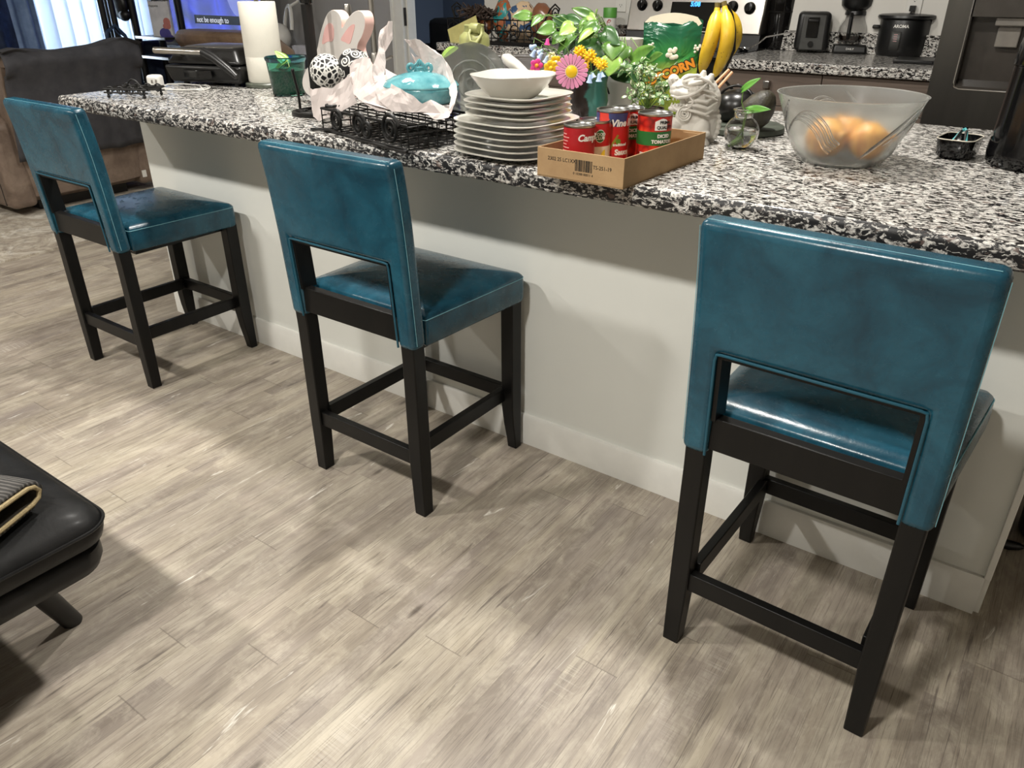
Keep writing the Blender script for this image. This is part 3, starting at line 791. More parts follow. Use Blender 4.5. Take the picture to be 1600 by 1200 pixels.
flap(m, [(581, 106, -.14), (584, 120, -.15), (602, 118, -.13), (601, 126, -.15), (625, 138, -.19), (645, 150, -.21), (660, 161, -.215), (672, 157, -.215), (690, 164, -.205), (704, 175, -.19), (702, 180, -.21), (690, 178, -.22), (665, 174, -.225), (640, 176, -.22), (612, 174, -.21), (592, 158, -.19), (583, 135, -.165)], seed=4)
flap(m, [(632, 60, .02), (640, 63, .02), (649, 60, .01), (664, 69, 0), (680, 78, -.01), (694, 92, -.03), (704, 108, -.05), (711, 126, -.07), (715, 142, -.09), (711, 160, -.13), (704, 178, -.19), (701, 172, -.19), (704, 152, -.12), (700, 136, -.07), (688, 118, -.03), (672, 102, 0), (654, 88, .02), (640, 74, .025)], amp=.012, seed=5)
flap(m, [(641, 82, .04), (648, 90, .03), (656, 87, .02), (672, 100, .005), (690, 118, -.02), (700, 134, -.06), (690, 128, -.02), (675, 120, .01), (660, 112, .03), (648, 97, .04)], seed=6)
flap(m, [(660, 176, -.225), (690, 178, -.22), (703, 180, -.21), (700, 184, -.225), (680, 186, -.235), (668, 180, -.235)], cuts=2, seed=7)
flap(m, [(602, 108, -.02), (622, 118, .0), (612, 128, -.05), (601, 130, -.08)], cuts=2, seed=8)
flap(m, [(560, 158, -.2), (612, 172, -.205), (668, 176, -.22), (700, 178, -.2), (705, 160, -.02), (640, 140, .03), (570, 140, 0)], cuts=3, amp=.006, seed=9)
tag(obj('tissue_paper', m, PAPER, None, smooth=0, solid=.0005), 'crumpled white tissue paper around the turquoise dish and balls on the basket', 'tissue paper')
# folded black frame of the basket's handle behind
# clear spiral plate
SMOKE = N('smoky_glass'); SMOKE.base((.58, .60, .57, 1), .08); SMOKE.b.inputs['Transmission Weight'].default_value = .8; SMOKE = SMOKE.m
c = P(737, 126, y=.12); t = thing('glass_plate', 'clear glass plate with a raised spiral, standing on edge left of the white plates', 'plate', (c.x, c.y, c.z))
rot = (CAM - c).to_track_quat('Z', 'Y').to_matrix(); rp_ = .098
m = M(); m.lathe([(0, 0), (.05, .001), (.085, .008), (rp_, .014), (rp_, .017), (.084, .011), (.05, .004), (0, .003)], seg=56, rot=rot); obj('disc', m, SMOKE, t)
m = M(); m.tube([rot @ V((p.x, p.y, .005 + .012 * min(1, (p.xy.length / .09)) ** 2)) for p in spiral((0, -.004, 0), (1, 0, 0), (0, 1, 0), .004, .078, 3.2, 110)], .0024, 8); obj('spiral_ridge', m, SMOKE, t)
m = M(); z0 = -(c.z - CT); m.tube([(-.05, -.02, z0 + .004), (-.03, .03, z0 + .004), (-.03, .045, z0 + .11)], .003, 6); m.tube([(.05, -.02, z0 + .004), (.03, .03, z0 + .004), (.03, .045, z0 + .11)], .003, 6); m.tube([(-.05, -.02, z0 + .004), (-.05, -.03, z0 + .03)], .003, 6); m.tube([(.05, -.02, z0 + .004), (.05, -.03, z0 + .03)], .003, 6); m.tube([(-.03, .03, z0 + .004), (.03, .03, z0 + .004)], .003, 6); obj('wire_easel', m, BLACKM, t)
# a leaf sprig behind the plate
c = P(705, 85, y=.16); c0 = V((P(700, 100, y=.2).x, .2, CT))
t = thing('leaf_sprig', 'single bright green leaf on a stem between tissue paper and glass plate', 'sprig', c0)
m = M(); m.leaf(P(691, 90, y=.2) - c0, P(716, 74, y=.19) - c0, (-.2, -.7, .7), .045, droop=.05); obj('leaf', m, LEAFL, t, solid=.0006)
m = M(); m.tube([(0, 0, .005), P(700, 112, y=.2) - c0, P(691, 90, y=.2) - c0], .0018, 6); obj('stem', m, STEM, t)
m = M(); m.lathe([(0, 0), (.03, 0), (.034, .01), (.034, .06), (.03, .07), (.024, .072), (.024, .07), (.029, .06), (.029, .012), (0, .006)], seg=24); obj('bud_vase', m, glass('cobalt_glass', (.06, .09, .5, 1), .04), t)

# olive shaker bottle
OLI = plain('olive_plastic', srgb(150, 152, 96), .4, var=.05); OLT = glass('olive_clear_plastic', (.42, .46, .28, 1), .12)
c = V((P(742, 100, y=.62).x, .62, CT)); t = thing('shaker_bottle', 'olive green shaker bottle with carry loop lid, behind the glass plate', 'bottle', c)
zt = P(742, 66, y=.62).z - CT
m = M(); m.lathe([(0, 0), (.040, 0), (.044, .006), (.048, zt), (.045, zt), (.041, .008), (0, .006)], seg=32); obj('cup', m, OLT, t)
m = M(); m.lathe([(.048, zt - .012), (.0535, zt - .012), (.0535, zt + .012), (.05, zt + .022), (.036, zt + .034), (.034, zt + .050), (.036, zt + .054), (.034, zt + .057), (0, zt + .057)], seg=32); lid = obj('lid', m, OLI, t)
m = M(); m.tube([V((.014, -.034, zt + .046)), V((.016, -.05, zt + .030)), V((.03, -.060, zt + .006)), V((.05, -.052, zt + .004)), V((.056, -.03, zt + .028)), V((.040, -.012, zt + .046))], .0055, 10); obj('carry_loop', m, OLI, lid)
m = M(); m.lathe([(.016, 0), (.017, .002), (.017, .034), (.016, .036)], (.008, -.026, zt + .046), 20, Matrix.Rotation(R(90), 3, 'Y')); obj('flip_cap', m, OLI, lid)

# translucent tub and spoon
TUB = glass('frosted_plastic', (.82, .82, .84, 1), .35)
cc = V((P(805, 112, y=.36).x, .38, CT)); t = thing('plastic_tub', 'translucent rounded plastic tub behind the stacked plates', 'tub', cc, R(35))
zr = P(800, 86, y=.42).z - CT
m = M()
def rr_(hx, hy, r, z, n=5):
    return [(sx * (hx - r) + r * math.cos(a), sy * (hy - r) + r * math.sin(a), z) for sx, sy, a0 in ((1, 1, 0), (-1, 1, PI / 2), (-1, -1, PI), (1, -1, 1.5 * PI)) for a in arc(n, a0, a0 + PI / 2)]
m.loft([rr_(.075, .06, .025, 0), rr_(.09, .072, .03, zr - .004), rr_(.095, .077, .032, zr - .002), rr_(.095, .077, .032, zr + .002), rr_(.088, .070, .028, zr + .002), rr_(.073, .058, .024, .004)]); obj('tub_body', m, TUB, t)
c = P(795, 100, y=.26); t = thing('ceramic_spoon', 'white ceramic spoon leaning handle-up behind the square bowl', 'spoon', (c.x, .26, CT))
o0 = V((c.x, .26, CT))
m = M(); a = P(788, 89, y=.26) - o0; b = P(826, 118, y=.20) - o0
m.tube([a, a.lerp(b, .15), a.lerp(b, .5), a.lerp(b, .85), b], [.010, .017, .0165, .012, .010], 12); h_ = obj('handle', m, CERAM, t)
m = M(); m.tube([b, b + V((.03, -.005, -.012)), b + V((.05, -.01, -.03)), b + V((.07, -.01, -.10))], [.010, .02, .022, .012], 12); obj('bowl', m, CERAM, t)

# ---------------- plate stack
def plate_mesh(hs, z=.0, h=.013):
    m = M(); rings = []
    for s_, zz in ((.0, 0), (.62, 0), (.66, .0035), (.80, .006), (1.0, h), (1.005, h + .0022), (.985, h + .0032), (.80, .0105), (.66, .0062), (.6, .0042), (.0, .0042)):
        k = max(s_, .01); ring = []
        for i in range(64):
            a = 2 * PI * i / 64; p = 3.6
            cs, sn = math.cos(a), math.sin(a); rr = (abs(cs) ** p + abs(sn) ** p) ** (-1 / p)
            ex_ = (1 + .10 * (rr - 1.0) / .2 * (1 if s_ > .8 else .4)) if True else 1
            ring.append((hs * k * rr * cs, hs * k * rr * sn, zz + 0))
        rings.append(ring)
    m.loft(rings); return m
PC = V((-1.182, -.150, 0)); big = obj('dinner_plate', plate_mesh(.127), CERAM, smooth=50); small = obj('salad_plate', plate_mesh(.108), CERAM, smooth=50)
names = ['lowest', 'second from the bottom', 'third from the bottom', 'fourth from the bottom', 'fifth from the bottom', 'topmost of the large ones']
zz = CT
for i, nm in enumerate(names):
    o = big if i == 0 else big.copy()
    if i: COL.objects.link(o)
    o.location = (PC.x + random.uniform(-.004, .004), PC.y + random.uniform(-.004, .004), zz + .0005); o.rotation_euler = (0, 0, R(-6 + random.uniform(-2.5, 2.5)))
    tag(o, 'large white square plate, ' + nm + ' in the stack', 'plate', 'large square plates'); zz += .0136
for i, nm in enumerate(['lowest of the four smaller ones', 'second lowest of the smaller ones', 'third lowest of the smaller ones', 'topmost, right under the white bowl']):
    o = small if i == 0 else small.copy()
    if i: COL.objects.link(o)
    o.location = (PC.x + .002 + random.uniform(-.003, .003), PC.y + .004 + random.uniform(-.003, .003), zz + .0008); o.rotation_euler = (0, 0, R(-3 + random.uniform(-3, 3)))
    tag(o, 'smaller white square plate, ' + nm, 'plate', 'smaller square plates'); zz += .0136
m = M(); rings = []; hs = .092; ZB = zz + .0045 - .0136 + .0008 + .001
for s_, z in ((.01, 0), (.50, 0), (.56, .002), (.68, .012), (.84, .028), (1.0, .048), (1.01, .0495), (.995, .051), (.975, .0495), (.81, .031), (.64, .015), (.5, .007), (.01, .005)):
    rings.append([])
    for i in range(64):
        a = 2 * PI * i / 64; p = 2 + .55 * max(0, s_ - .5) / .5; cs, sn = math.cos(a), math.sin(a); rr = (abs(cs) ** p + abs(sn) ** p) ** (-1 / p)
        rings[-1].append((hs * s_ * rr * cs, hs * s_ * rr * sn, z + .004 * max(0, rr - 1) / .12 * (s_ > .9)))
m.loft(rings); o = tag(obj('square_bowl', m, CERAM, smooth=50), 'white square ceramic bowl with soft corners on top of the plate stack', 'bowl'); o.location = (PC.x - .002, PC.y - .014, ZB); o.rotation_euler = (0, 0, R(8))
# ================================================================== cardboard tray with tins
T0 = V((-.905, -.128, CT)); trz = R(-1.5)
tw, tl_, th = .210, .372, .060
t = thing('cardboard_tray', 'shallow brown cardboard tray holding food tins, at the counter edge', 'box', T0, trz)
m = M(); k = .003
m.bounds((-tw / 2, -tl_ / 2, 0), (tw / 2, tl_ / 2, k)); obj('bottom', m, CARD, t)
for nm, a, b, o_ in (('front_wall', (-tw / 2, -tl_ / 2, .0), (tw / 2, -tl_ / 2 + k, th), 0), ('back_wall', (-tw / 2, tl_ / 2 - k, 0), (tw / 2, tl_ / 2, th), 0), ('side_wall', (-tw / 2, -tl_ / 2 + k, 0), (-tw / 2 + k, tl_ / 2 - k, th), 0), ('side_wall', (tw / 2 - k, -tl_ / 2 + k, 0), (tw / 2, tl_ / 2 - k, th), 0)):
    m = M(); m.bounds(a, b); w_ = obj(nm, m, CARD, t, bevel=.0008)
    if nm == 'front_wall':
        ml = frame((0, -tl_ / 2 - .0002, 0), (1, 0, 0), (0, 0, 1))
        text('lettering', '2302 25 LC1XX', .0105, BLACKI, w_, frame((-.043, -tl_ / 2 - .0003, .040), (1, 0, 0), (0, 0, 1)))
        text('lettering', 'TS-251-19', .0105, BLACKI, w_, frame((.055, -tl_ / 2 - .0003, .034), (1, 0, 0), (0, 0, 1)))
        text('lettering', '0 10300 00011 4', .007, BLACKI, w_, frame((.010, -tl_ / 2 - .0003, .0165), (1, 0, 0), (0, 0, 1)))
        m = M(); x = -.010; random.seed(3)
        while x < .031:
            ww = random.choice((.0006, .0009, .0014)); m.bounds((x, -tl_ / 2 - .0005, .022), (x + ww, -tl_ / 2 + .0004, .045)); x += ww + random.choice((.0006, .001, .0014))
        obj('barcode', m, BLACKI, w_)
for sx, sy in ((1, 1), (-1, 1)):
    m = M(); m.bounds((min(sx * (tw / 2 - k), sx * (tw / 2 - .055)), sy * (tl_ / 2 - k) - .0035, .003), (max(sx * (tw / 2 - k), sx * (tw / 2 - .055)), sy * (tl_ / 2 - k), th - .004)); obj('corner_flap', m, CARD, t)


def tin(label, px, py, y, r, h, mats):
    """a food tin standing in the tray; mats colours the label from bottom to top"""
    c = P(px, py, y=y); c = V((c.x, y, CT + .0035))
    face = math.atan2(CAM.x - c.x, -(CAM.y - c.y))   # where local -y must turn to look at the viewer's side
    t = thing('food_tin', label, 'tin', c, face, 'food tins in the cardboard tray')
    m = M(); m.lathe([(0, .001), (r - .002, .001), (r, .0), (r + .0008, .0015), (r, .004), (r - .0006, .005), (r - .0006, h - .005), (r, h - .004), (r + .001, h - .0015), (r, h), (r - .002, h), (r - .0028, h - .004), (r - .004, h - .0052), (0, h - .0052)], seg=48); can = obj('can', m, TIN, t)
    n = len(mats)
    m = M(); zs_ = [.0055] + [z for z, _ in mats]
    rr = r + .0003
    for i, (z1, ma) in enumerate(mats):
        m.mi = i; m.loft([[(rr * math.cos(2 * PI * j / 48), rr * math.sin(2 * PI * j / 48), z) for j in range(48)] for z in (zs_[i], z1)], cap=False)
    lb = obj('paper_label', m, [a for _, a in mats], t); return t, lb, r + .0005


def wrap(m, r, a0, a1, z0, z1, n=10, shape=None, lift=.0):
    rr = r + lift
    if shape:
        b = bmesh.new(); b.faces.new([b.verts.new((a, z, 0)) for a, z in shape])
        lo, hi = min(a for a, z in shape), max(a for a, z in shape); k = int((hi - lo) / 5) + 1
        for i in range(1, k): bmesh.ops.bisect_plane(b, geom=b.verts[:] + b.edges[:] + b.faces[:], plane_co=(lo + (hi - lo) * i / k, 0, 0), plane_no=(1, 0, 0))
        mp = {v: m.bm.verts.new((rr * math.sin(R(v.co.x)), -rr * math.cos(R(v.co.x)), v.co.y)) for v in b.verts}
        m._n([m.bm.faces.new([mp[v] for v in f.verts]) for f in b.faces]); b.free()
    else: m.grid(lambda u, v: (rr * math.sin(R(a0 + (a1 - a0) * u)), -rr * math.cos(R(a0 + (a1 - a0) * u)), z0 + (z1 - z0) * v), n, 1)


def seal(m, r, a, z, da, dz, lift=.0003, n=24): wrap(m, r, 0, 0, 0, 0, shape=[(a + da * math.cos(2 * PI * i / n), z + dz * math.sin(2 * PI * i / n)) for i in range(n)], lift=lift)


def lab(lb, r, s_, size, ang, z, mat, weight=0, shear=0, align='LEFT'):
    return text('lettering', s_, size, mat, lb, Matrix.Rotation(R(ang), 4, 'Z') @ Matrix.Translation((0, 0, z)), .0002, r + .0004, weight=weight, shear=shear, align=align)


REDD = plain('deep_red_print', srgb(172, 26, 34), .3, var=.04); PINKI = plain('pale_pink_print', srgb(236, 168, 160), .4)
TOM = N('tomato_print'); co = TOM.coord(); TOM.base(TOM.ramp(TOM.vor(co, 60), [(.1, srgb(224, 72, 44)), (.5, srgb(190, 34, 26)), (.8, srgb(118, 22, 18))]), .3); TOM = TOM.m
CREAM = plain('cream_print', srgb(232, 220, 206), .4, var=.08, scale=60)
# small soup tin
y1 = -.245; t1, lb, r = tin('short red soup tin with green foot band, nearest in the tray', 904, 240, y1, .033, .100, [(.026, GREENI), (.0945, REDD)])
m = M(); wrap(m, r, -75, -34, .006, .034, lift=.0003); obj('nutrition_panel', m, WHITEI, lb)
m = M()
for i in range(7): wrap(m, r, -78, -50 + 6 * (i % 3), .040 + i * .0068, .042 + i * .0068, lift=.0003, n=4)
obj('small_print', m, PINKI, lb)
lab(lb, r, 'Campbell\u2019s', .0185, -6, .075, WHITEI, .0006, .25); lab(lb, r, '98% FAT FREE', .0035, 22, .0195, WHITEI)
# fruit tin
t2, lb, r = tin('red tin with a round green seal and yellow fruit picture, behind the short red tin', 927, 236, -.178, .0355, .100, [(.048, CREAM), (.0945, RED)])
m = M(); seal(m, r, 22, .070, 18, .0135); obj('seal', m, WHITEI, lb); m = M(); seal(m, r, 22, .070, 16.5, .0122, .0006); obj('seal_face', m, GREENI, lb)
lab(lb, r + .0006, 'FOOD', .0085, 22, .0735, WHITEI, .0003, align='CENTER'); lab(lb, r + .0006, 'CLUB', .0085, 22, .066, WHITEI, .0003, align='CENTER')
m = M(); wrap(m, r, 0, 0, 0, 0, shape=[(14, .006), (16, .016), (22, .027), (32, .037), (40, .042), (44, .040), (44, .02), (40, .006)], lift=.0003); obj('fruit_picture', m, YELLOWI, lb)
# pasta sauce tin
t3, lb, r = tin('tall red pasta sauce tin with blue top, in the middle of the tray', 955, 236, -.125, .0362, .117, [(.026, REDD), (.086, RED), (.1115, plain('sky_red_print', srgb(214, 60, 46), .35))])
m = M(); wrap(m, r, 0, 0, 0, 0, shape=[(-16, .1115), (-14, .102), (-4, .090), (10, .084), (30, .085), (50, .092), (60, .1115)], lift=.0003); obj('blue_panel', m, BLUEI, lb)
m = M(); wrap(m, r, -78, -52, .086, .1115, lift=.0003); obj('blue_panel', m, BLUEI, lb)
lab(lb, r + .0006, 'Vine Ripe', .0200, -6, .091, WHITEI, .0007, .2)
m = M(); wrap(m, r, 0, 0, 0, 0, shape=[(-18, .026), (-12, .025), (8, .048), (24, .066), (18, .068), (0, .050)], lift=.0003); obj('vine_picture', m, plain('vine_print', srgb(146, 130, 46), .4), lb)
m = M(); seal(m, r, 22, .053, 9, .006); obj('vine_picture', m, plain('leaf_print', srgb(96, 140, 40), .4), lb)
lab(lb, r, 'traditional', .0082, 4, .046, WHITEI, .0003); lab(lb, r, 'Sauce', .0165, 12, .0295, WHITEI, .0007)


def tomato(label, px, py, y):
    t, lb, r = tin(label, px, py, y, .0372, .112, [(.047, TOM), (.076, GREENI), (.1065, TOM)])
    m = M(); wrap(m, r, 0, 0, 0, 0, shape=[(0, .0775), (46, .0775), (46, .1005), (40, .103), (28, .105), (22, .1045), (10, .1015), (0, .0985)], lift=.0003); obj('panel', m, RED, lb)
    m = M(); wrap(m, r, 0, 0, 0, 0, shape=[(2, .079), (44, .079), (44, .099), (39, .1015), (28, .1035), (22, .103), (11, .100), (2, .097)], lift=.0006); obj('panel_face', m, WHITEI, lb)
    lab(lb, r + .0008, 'PRIMA', .0092, 17, .0950, BLACKI, .0002); lab(lb, r + .0008, 'QUALITY', .0092, 8, .0848, BLACKI, .0002)
    lab(lb, r + .0006, 'DICED', .0098, 12, .0668, WHITEI, .0005); lab(lb, r + .0006, 'TOMATOES', .0098, -6, .0552, WHITEI, .0005)
    m = M(); wrap(m, r, -46, -18, .012, .032, lift=.0003); obj('barcode_panel', m, WHITEI, lb)
    m = M()
    for i in range(11): wrap(m, r, -44 + i * 2.2, -44 + i * 2.2 + (.8 if i % 3 else 1.3), .015, .030, n=1, lift=.0006)
    obj('barcode', m, BLACKI, lb); return t
t4 = tomato('diced tomato tin with green band, half hidden behind the sauce tin', 977, 232, -.055); t4.rotation_euler.z += R(-6)
t5 = tomato('diced tomato tin with green band, rightmost in the tray, fully in view', 1020, 228, -.085)
# small packet
c = V((-.955, -.285, CT + .004)); tp = thing('snack_packet', 'small green and white foil packet lying in the front of the tray', 'packet', c, R(-4))
m = M(); m.hexa([(-.05, -.016, 0), (.055, -.016, 0), (.055, .012, 0), (-.05, .012, 0)], [(-.045, -.01, .026), (.05, -.012, .022), (.05, .006, .030), (-.045, .006, .03)]); obj('pouch', m, WHITEP, tp, bevel=.006)
m = M(); m.bounds((-.066, -.008, .020), (-.045, .004, .046)); m.bounds((-.03, -.013, .0262), (.0, .006, .0315)); obj('green_band', m, GREENI, tp, bevel=.003)
# ================================================================== right half of the island top
# pothos and flower arrangement
PV = N('brown_and_teal_glaze'); co = PV.coord(); sp = PV.n('SeparateXYZ'); PV.set(sp.inputs[0], co)
w_ = PV.math('ADD', PV.math('ADD', sp.outputs[0], PV.math('MULTIPLY', sp.outputs[2], .06)), PV.math('MULTIPLY', PV.noise(co, 26, 3), .05))
PV.base(PV.ramp(w_, [(.5 - .482, srgb(46, 36, 32)), (.5 - .476, srgb(70, 128, 118))]), .2); PV = PV.m
vc = V((P(920, 160, y=.36).x, .36, CT)); o0 = vc
t = thing('ceramic_vase', 'brown vase with teal glaze run, holding toy-like flowers behind the plates', 'vase', vc, R(36))
ztop = P(920, 118, y=.30).z - CT
m = M(); m.lathe([(0, 0), (.040, 0), (.046, .01), (.056, ztop * .45), (.050, ztop * .8), (.054, ztop), (.050, ztop), (.046, ztop * .8), (.05, ztop * .45), (.04, .012), (0, .01)], seg=40); obj('vessel', m, PV, t)
# flowers
FP = plain('pink_petal_plastic', srgb(232, 152, 188), .3, var=.04); FY = plain('yellow_petal_plastic', srgb(242, 196, 34), .35, var=.06); FO = plain('orange_plastic', srgb(238, 150, 40), .35)
FB = plain('pale_blue_plastic', srgb(176, 198, 230), .35, var=.04); FM = plain('magenta_plastic', srgb(226, 70, 150), .35, var=.05); FW = plain('cream_plastic', srgb(236, 228, 190), .4); FN = plain('navy_plastic', srgb(40, 48, 84), .4)
bq = thing('flower_bouquet', 'bunch of plastic flowers with a big pink daisy, in the brown vase', 'flowers', vc)
dz = V((CAM.x - vc.x, CAM.y - vc.y, .1)).normalized()
def fl_frame(c, tiltx=0, tiltz=0):
    n = (CAM - c).normalized(); n.rotate(Matrix.Rotation(tiltz, 3, 'Z')); e = n.cross(V((0, 0, 1))).normalized() * -1; n.rotate(Matrix.Rotation(tiltx, 3, e)); u = n.cross(e); return e, u, n
def stemline(m, a, r=.002): a = V(a); m.mi = 1; m.tube([V((a.x * .1, a.y * .1, ztop * .5)), V((a.x * .45, a.y * .45 + .01, ztop + .01)), a - dz * .012, a - dz * .002], r, 6); m.mi = 0
# daisy
c = P(893, 112, y=.22) - o0; e, u, n = fl_frame(c + o0, .05)
m = M()
for i in range(20):
    a = 2 * PI * i / 20 + .1; d = e * math.cos(a) + u * math.sin(a); b = e * -math.sin(a) + u * math.cos(a)
    m.prism([c + d * r_ + b * (w * s_) for r_, w, s_ in ((.017, .0018, 1), (.030, .0045, 1), (.040, .0055, 1), (.0445, .0035, 1), (.0445, .0035, -1), (.040, .0055, -1), (.030, .0045, -1), (.017, .0018, -1))], n * -.001, n * .002)
fd = obj('daisy', m, FP, bq, bevel=.0008)
m = M(); rt = Matrix((e, u, n)).transposed(); m.lathe([(.0, .007), (.008, .0065), (.0145, .004), (.0155, 0), (.014, -.003), (0, -.003)], c, 28, rt); obj('centre', m, FY, fd)
m = M()
for i in range(20):
    a = 2 * PI * i / 20 + .1; d = e * math.cos(a) + u * math.sin(a); m.tube([c + d * .012, c + d * .02], .0012, 5)
m.tube([c + n * .0005 + e * .0165 * math.cos(a) + u * .0165 * math.sin(a) for a in arc(28, 0, 2 * PI)][:-1], .0013, 6, cyc=True); stemline(m, c); obj('spokes', m, [FW, STEM], fd)
def pom(px, py, y, r, mat=FY, name='yellow_flower', k=26):
    c = P(px, py, y=y) - o0; m = M(); m.ball(c, r * .62, 14, 8)
    for i in range(k):
        z = 1 - 2 * (i + .5) / k; a = i * 2.4; d = V((math.sqrt(1 - z * z) * math.cos(a), math.sqrt(1 - z * z) * math.sin(a), z)); m.tube([c + d * r * .5, c + d * r], [r * .2, r * .13], 6)
    stemline(m, c); return obj(name, m, [mat, STEM], bq)
for q in ((906, 81, .27, .018), (922, 88, .26, .019), (941, 102, .24, .016), (934, 97, .25, .013), (915, 104, .28, .012)): pom(*q)
def blossom(px, py, y, r, mat, name, n=6, core=FO):
    c = P(px, py, y=y) - o0; e, u, nn = fl_frame(c + o0, .2, .2); m = M()
    for i in range(n):
        a = 2 * PI * i / n; d = e * math.cos(a) + u * math.sin(a); m.ball(c + d * r * .6 + nn * .002, (r * .42, r * .42, r * .16), 12, 8, Matrix((d, nn.cross(d), nn)).transposed())
    stemline(m, c); f = obj(name, m, [mat, STEM], bq); m = M(); m.ball(c + nn * .004, r * .3, 12, 8); obj('centre', m, core, f)
blossom(860, 106, .24, .020, FY, 'yellow_flower', 7, FY); blossom(868, 97, .27, .018, FY, 'yellow_flower', 6, FW); blossom(862, 88, .28, .013, FW, 'cream_flower', 6, FW); blossom(838, 102, .23, .019, FM, 'magenta_flower', 5); blossom(833, 110, .225, .010, FO, 'orange_flower', 5)
def bell(px, py, y, L=.018, dirx=0, mat=FB):
    c = P(px, py, y=y) - o0; m = M(); rt = Matrix.Rotation(dirx, 3, 'Y'); m.lathe([(.003, L), (.0045, L * .8), (.0055, L * .35), (.0085, 0), (.007, .001), (.004, L * .4), (.0, L * .7)], c - V((0, 0, L / 2)), 14, rt)
    m.mi = 1; m.tube([c + rt @ V((0, 0, L / 2)), c + V((.004, .01, L * .9)), V((c.x * .6, c.y * .6 + .01, c.z * .92)), V((c.x * .2, c.y * .2, ztop * .9))], .0011, 5)
    f = obj('bell_flower', m, [mat, STEM], bq); m = M(); m.ball(c - V((0, 0, L * .4)), .003, 8, 6); obj('centre', m, FN, f)
for q in ((830, 69, .27, .018, 1.2), (832, 82, .26, .018, .5), (842, 78, .27, .016, 1.0), (843, 86, .26, .016, .6), (852, 92, .25, .018, .4), (921, 123, .21, .020, .1), (928, 117, .22, .016, -.5), (936, 121, .21, .020, 0), (942, 116, .22, .016, -.4), (855, 65, .28, .016, .1)): bell(*q, mat=FM if q[0] == 855 else FB)

# white pot with black strokes and the pothos
pc = V((P(966, 130, y=.52).x, .52, CT)); o0 = pc
t = thing('pothos_plant', 'leafy green vine in a tapered white pot with black strokes, behind the flowers', 'plant', pc)
zt = P(962, 60, y=.50).z - CT
m = M(); m.lathe([(0, 0), (.040, 0), (.043, .004), (.066, zt - .004), (.0665, zt), (.064, zt), (.041, .01), (0, .008)], seg=40)
pot = obj('pot', m, WHITEP, t)
def stroke(pts, r=.003):
    out_ = []
    for a, z in pts:
        rr = .043 + (.066 - .043) * z / zt + .0008; f = math.atan2(CAM.y - pc.y, CAM.x - pc.x) + R(a); out_.append((rr * math.cos(f), rr * math.sin(f), z))
    return out_
m = M(); m.tube(stroke([(-50, zt * .93), (-20, zt * .86), (5, zt * .74)]), [.002, .0045, .003], 6); m.tube(stroke([(60, zt * .78), (40, zt * .62), (22, zt * .46)]), [.004, .004, .002], 6); m.tube(stroke([(-30, zt * .6), (-10, zt * .62), (8, zt * .6)]), [.002, .004, .002], 6); m.tube(stroke([(-60, zt * .3), (-40, zt * .4), (-30, zt * .3)]), [.002, .004, .002], 6); obj('brush_strokes', m, BLACKI, pot)
m = M(); m.lathe([(0, .0), (.058, 0)], (0, 0, zt * .82), 24); m.lathe([(0, 0), (.058, -.002), (.058, .002), (0, .006)], (0, 0, zt * .8), 24); obj('soil', m, plain('potting_soil', srgb(44, 36, 30), .9, var=.4, scale=90), t)
def LV(lst, mat, name):
    m = M()
    for bpx, tpx, y, w, upv, dr in lst:
        b = P(*bpx, y=y + .015) - o0; e = P(*tpx, y=y - .015) - o0; m.leaf(b, e, upv, w * 1.3, droop=dr)
    return obj(name, m, mat, t, solid=.0006, smooth=60)
F1 = (-.1, -.8, .55); F2 = (-.4, -.7, .5); F3 = (.3, -.8, .4)
mid = [((829, 26), (800, 24), .40, .030, F1, .1), ((847, 26), (829, 40), .40, .028, F1, .1), ((867, 44), (838, 49), .38, .042, F1, .1), ((925, 26), (893, 12), .46, .026, F2, .05), ((935, 40), (901, 62), .36, .045, F1, .15), ((898, 56), (868, 80), .42, .055, F2, .15), ((924, 34), (904, 50), .40, .042, F1, .1), ((960, 68), (957, 92), .36, .052, F3, .1), ((986, 96), (1026, 74), .36, .040, F1, -.05), ((1016, 94), (1036, 84), .40, .025, F1, 0), ((880, 56), (862, 68), .42, .04, F1, .1), ((975, 74), (968, 96), .40, .045, F3, .1)]
dark = [((884, 40), (864, 28), .46, .040, F2, .1), ((884, 30), (910, 36), .48, .030, F1, .05), ((942, 50), (967, 68), .38, .040, F3, .1), ((920, 70), (944, 88), .38, .042, F1, .15), ((900, 64), (880, 84), .46, .06, F2, .1), ((950, 98), (980, 110), .40, .05, F1, .1), ((962, 104), (986, 128), .42, .05, F3, .1), ((946, 92), (968, 118), .42, .05, F1, .1), ((920, 80), (898, 66), .44, .05, F1, .1), ((892, 44), (898, 62), .46, .05, F1, .1), ((940, 80), (930, 98), .38, .04, F1, .1), ((985, 104), (998, 128), .44, .045, F1, .1), ((958, 90), (936, 76), .44, .05, F1, .1)]
lite = [((897, 42), (873, 53), .36, .045, F1, .1), ((931, 30), (933, 14), .42, .024, F1, .05), ((926, 48), (901, 64), .345, .035, F2, .15), ((958, 90), (950, 119), .34, .050, F3, .05), ((920, 24), (931, 34), .41, .02, F1, .1)]
LV(mid, LEAF, 'foliage'); LV(dark, LEAFD, 'dark_foliage'); LV(lite, LEAFL, 'light_foliage')
m = M()
for bpx, tpx, y, *_ in mid + dark + lite:
    b = P(*bpx, y=y + .015) - o0; m.tube([V((b.x * .12, b.y * .12, zt * .8)), V((b.x * .35, b.y * .35, max(zt * 1.02, b.z * .75))), b.lerp(V((0, 0, b.z)), .2) + V((0, 0, .006)), b], .0014, 5)
obj('stems', m, STEM, t)

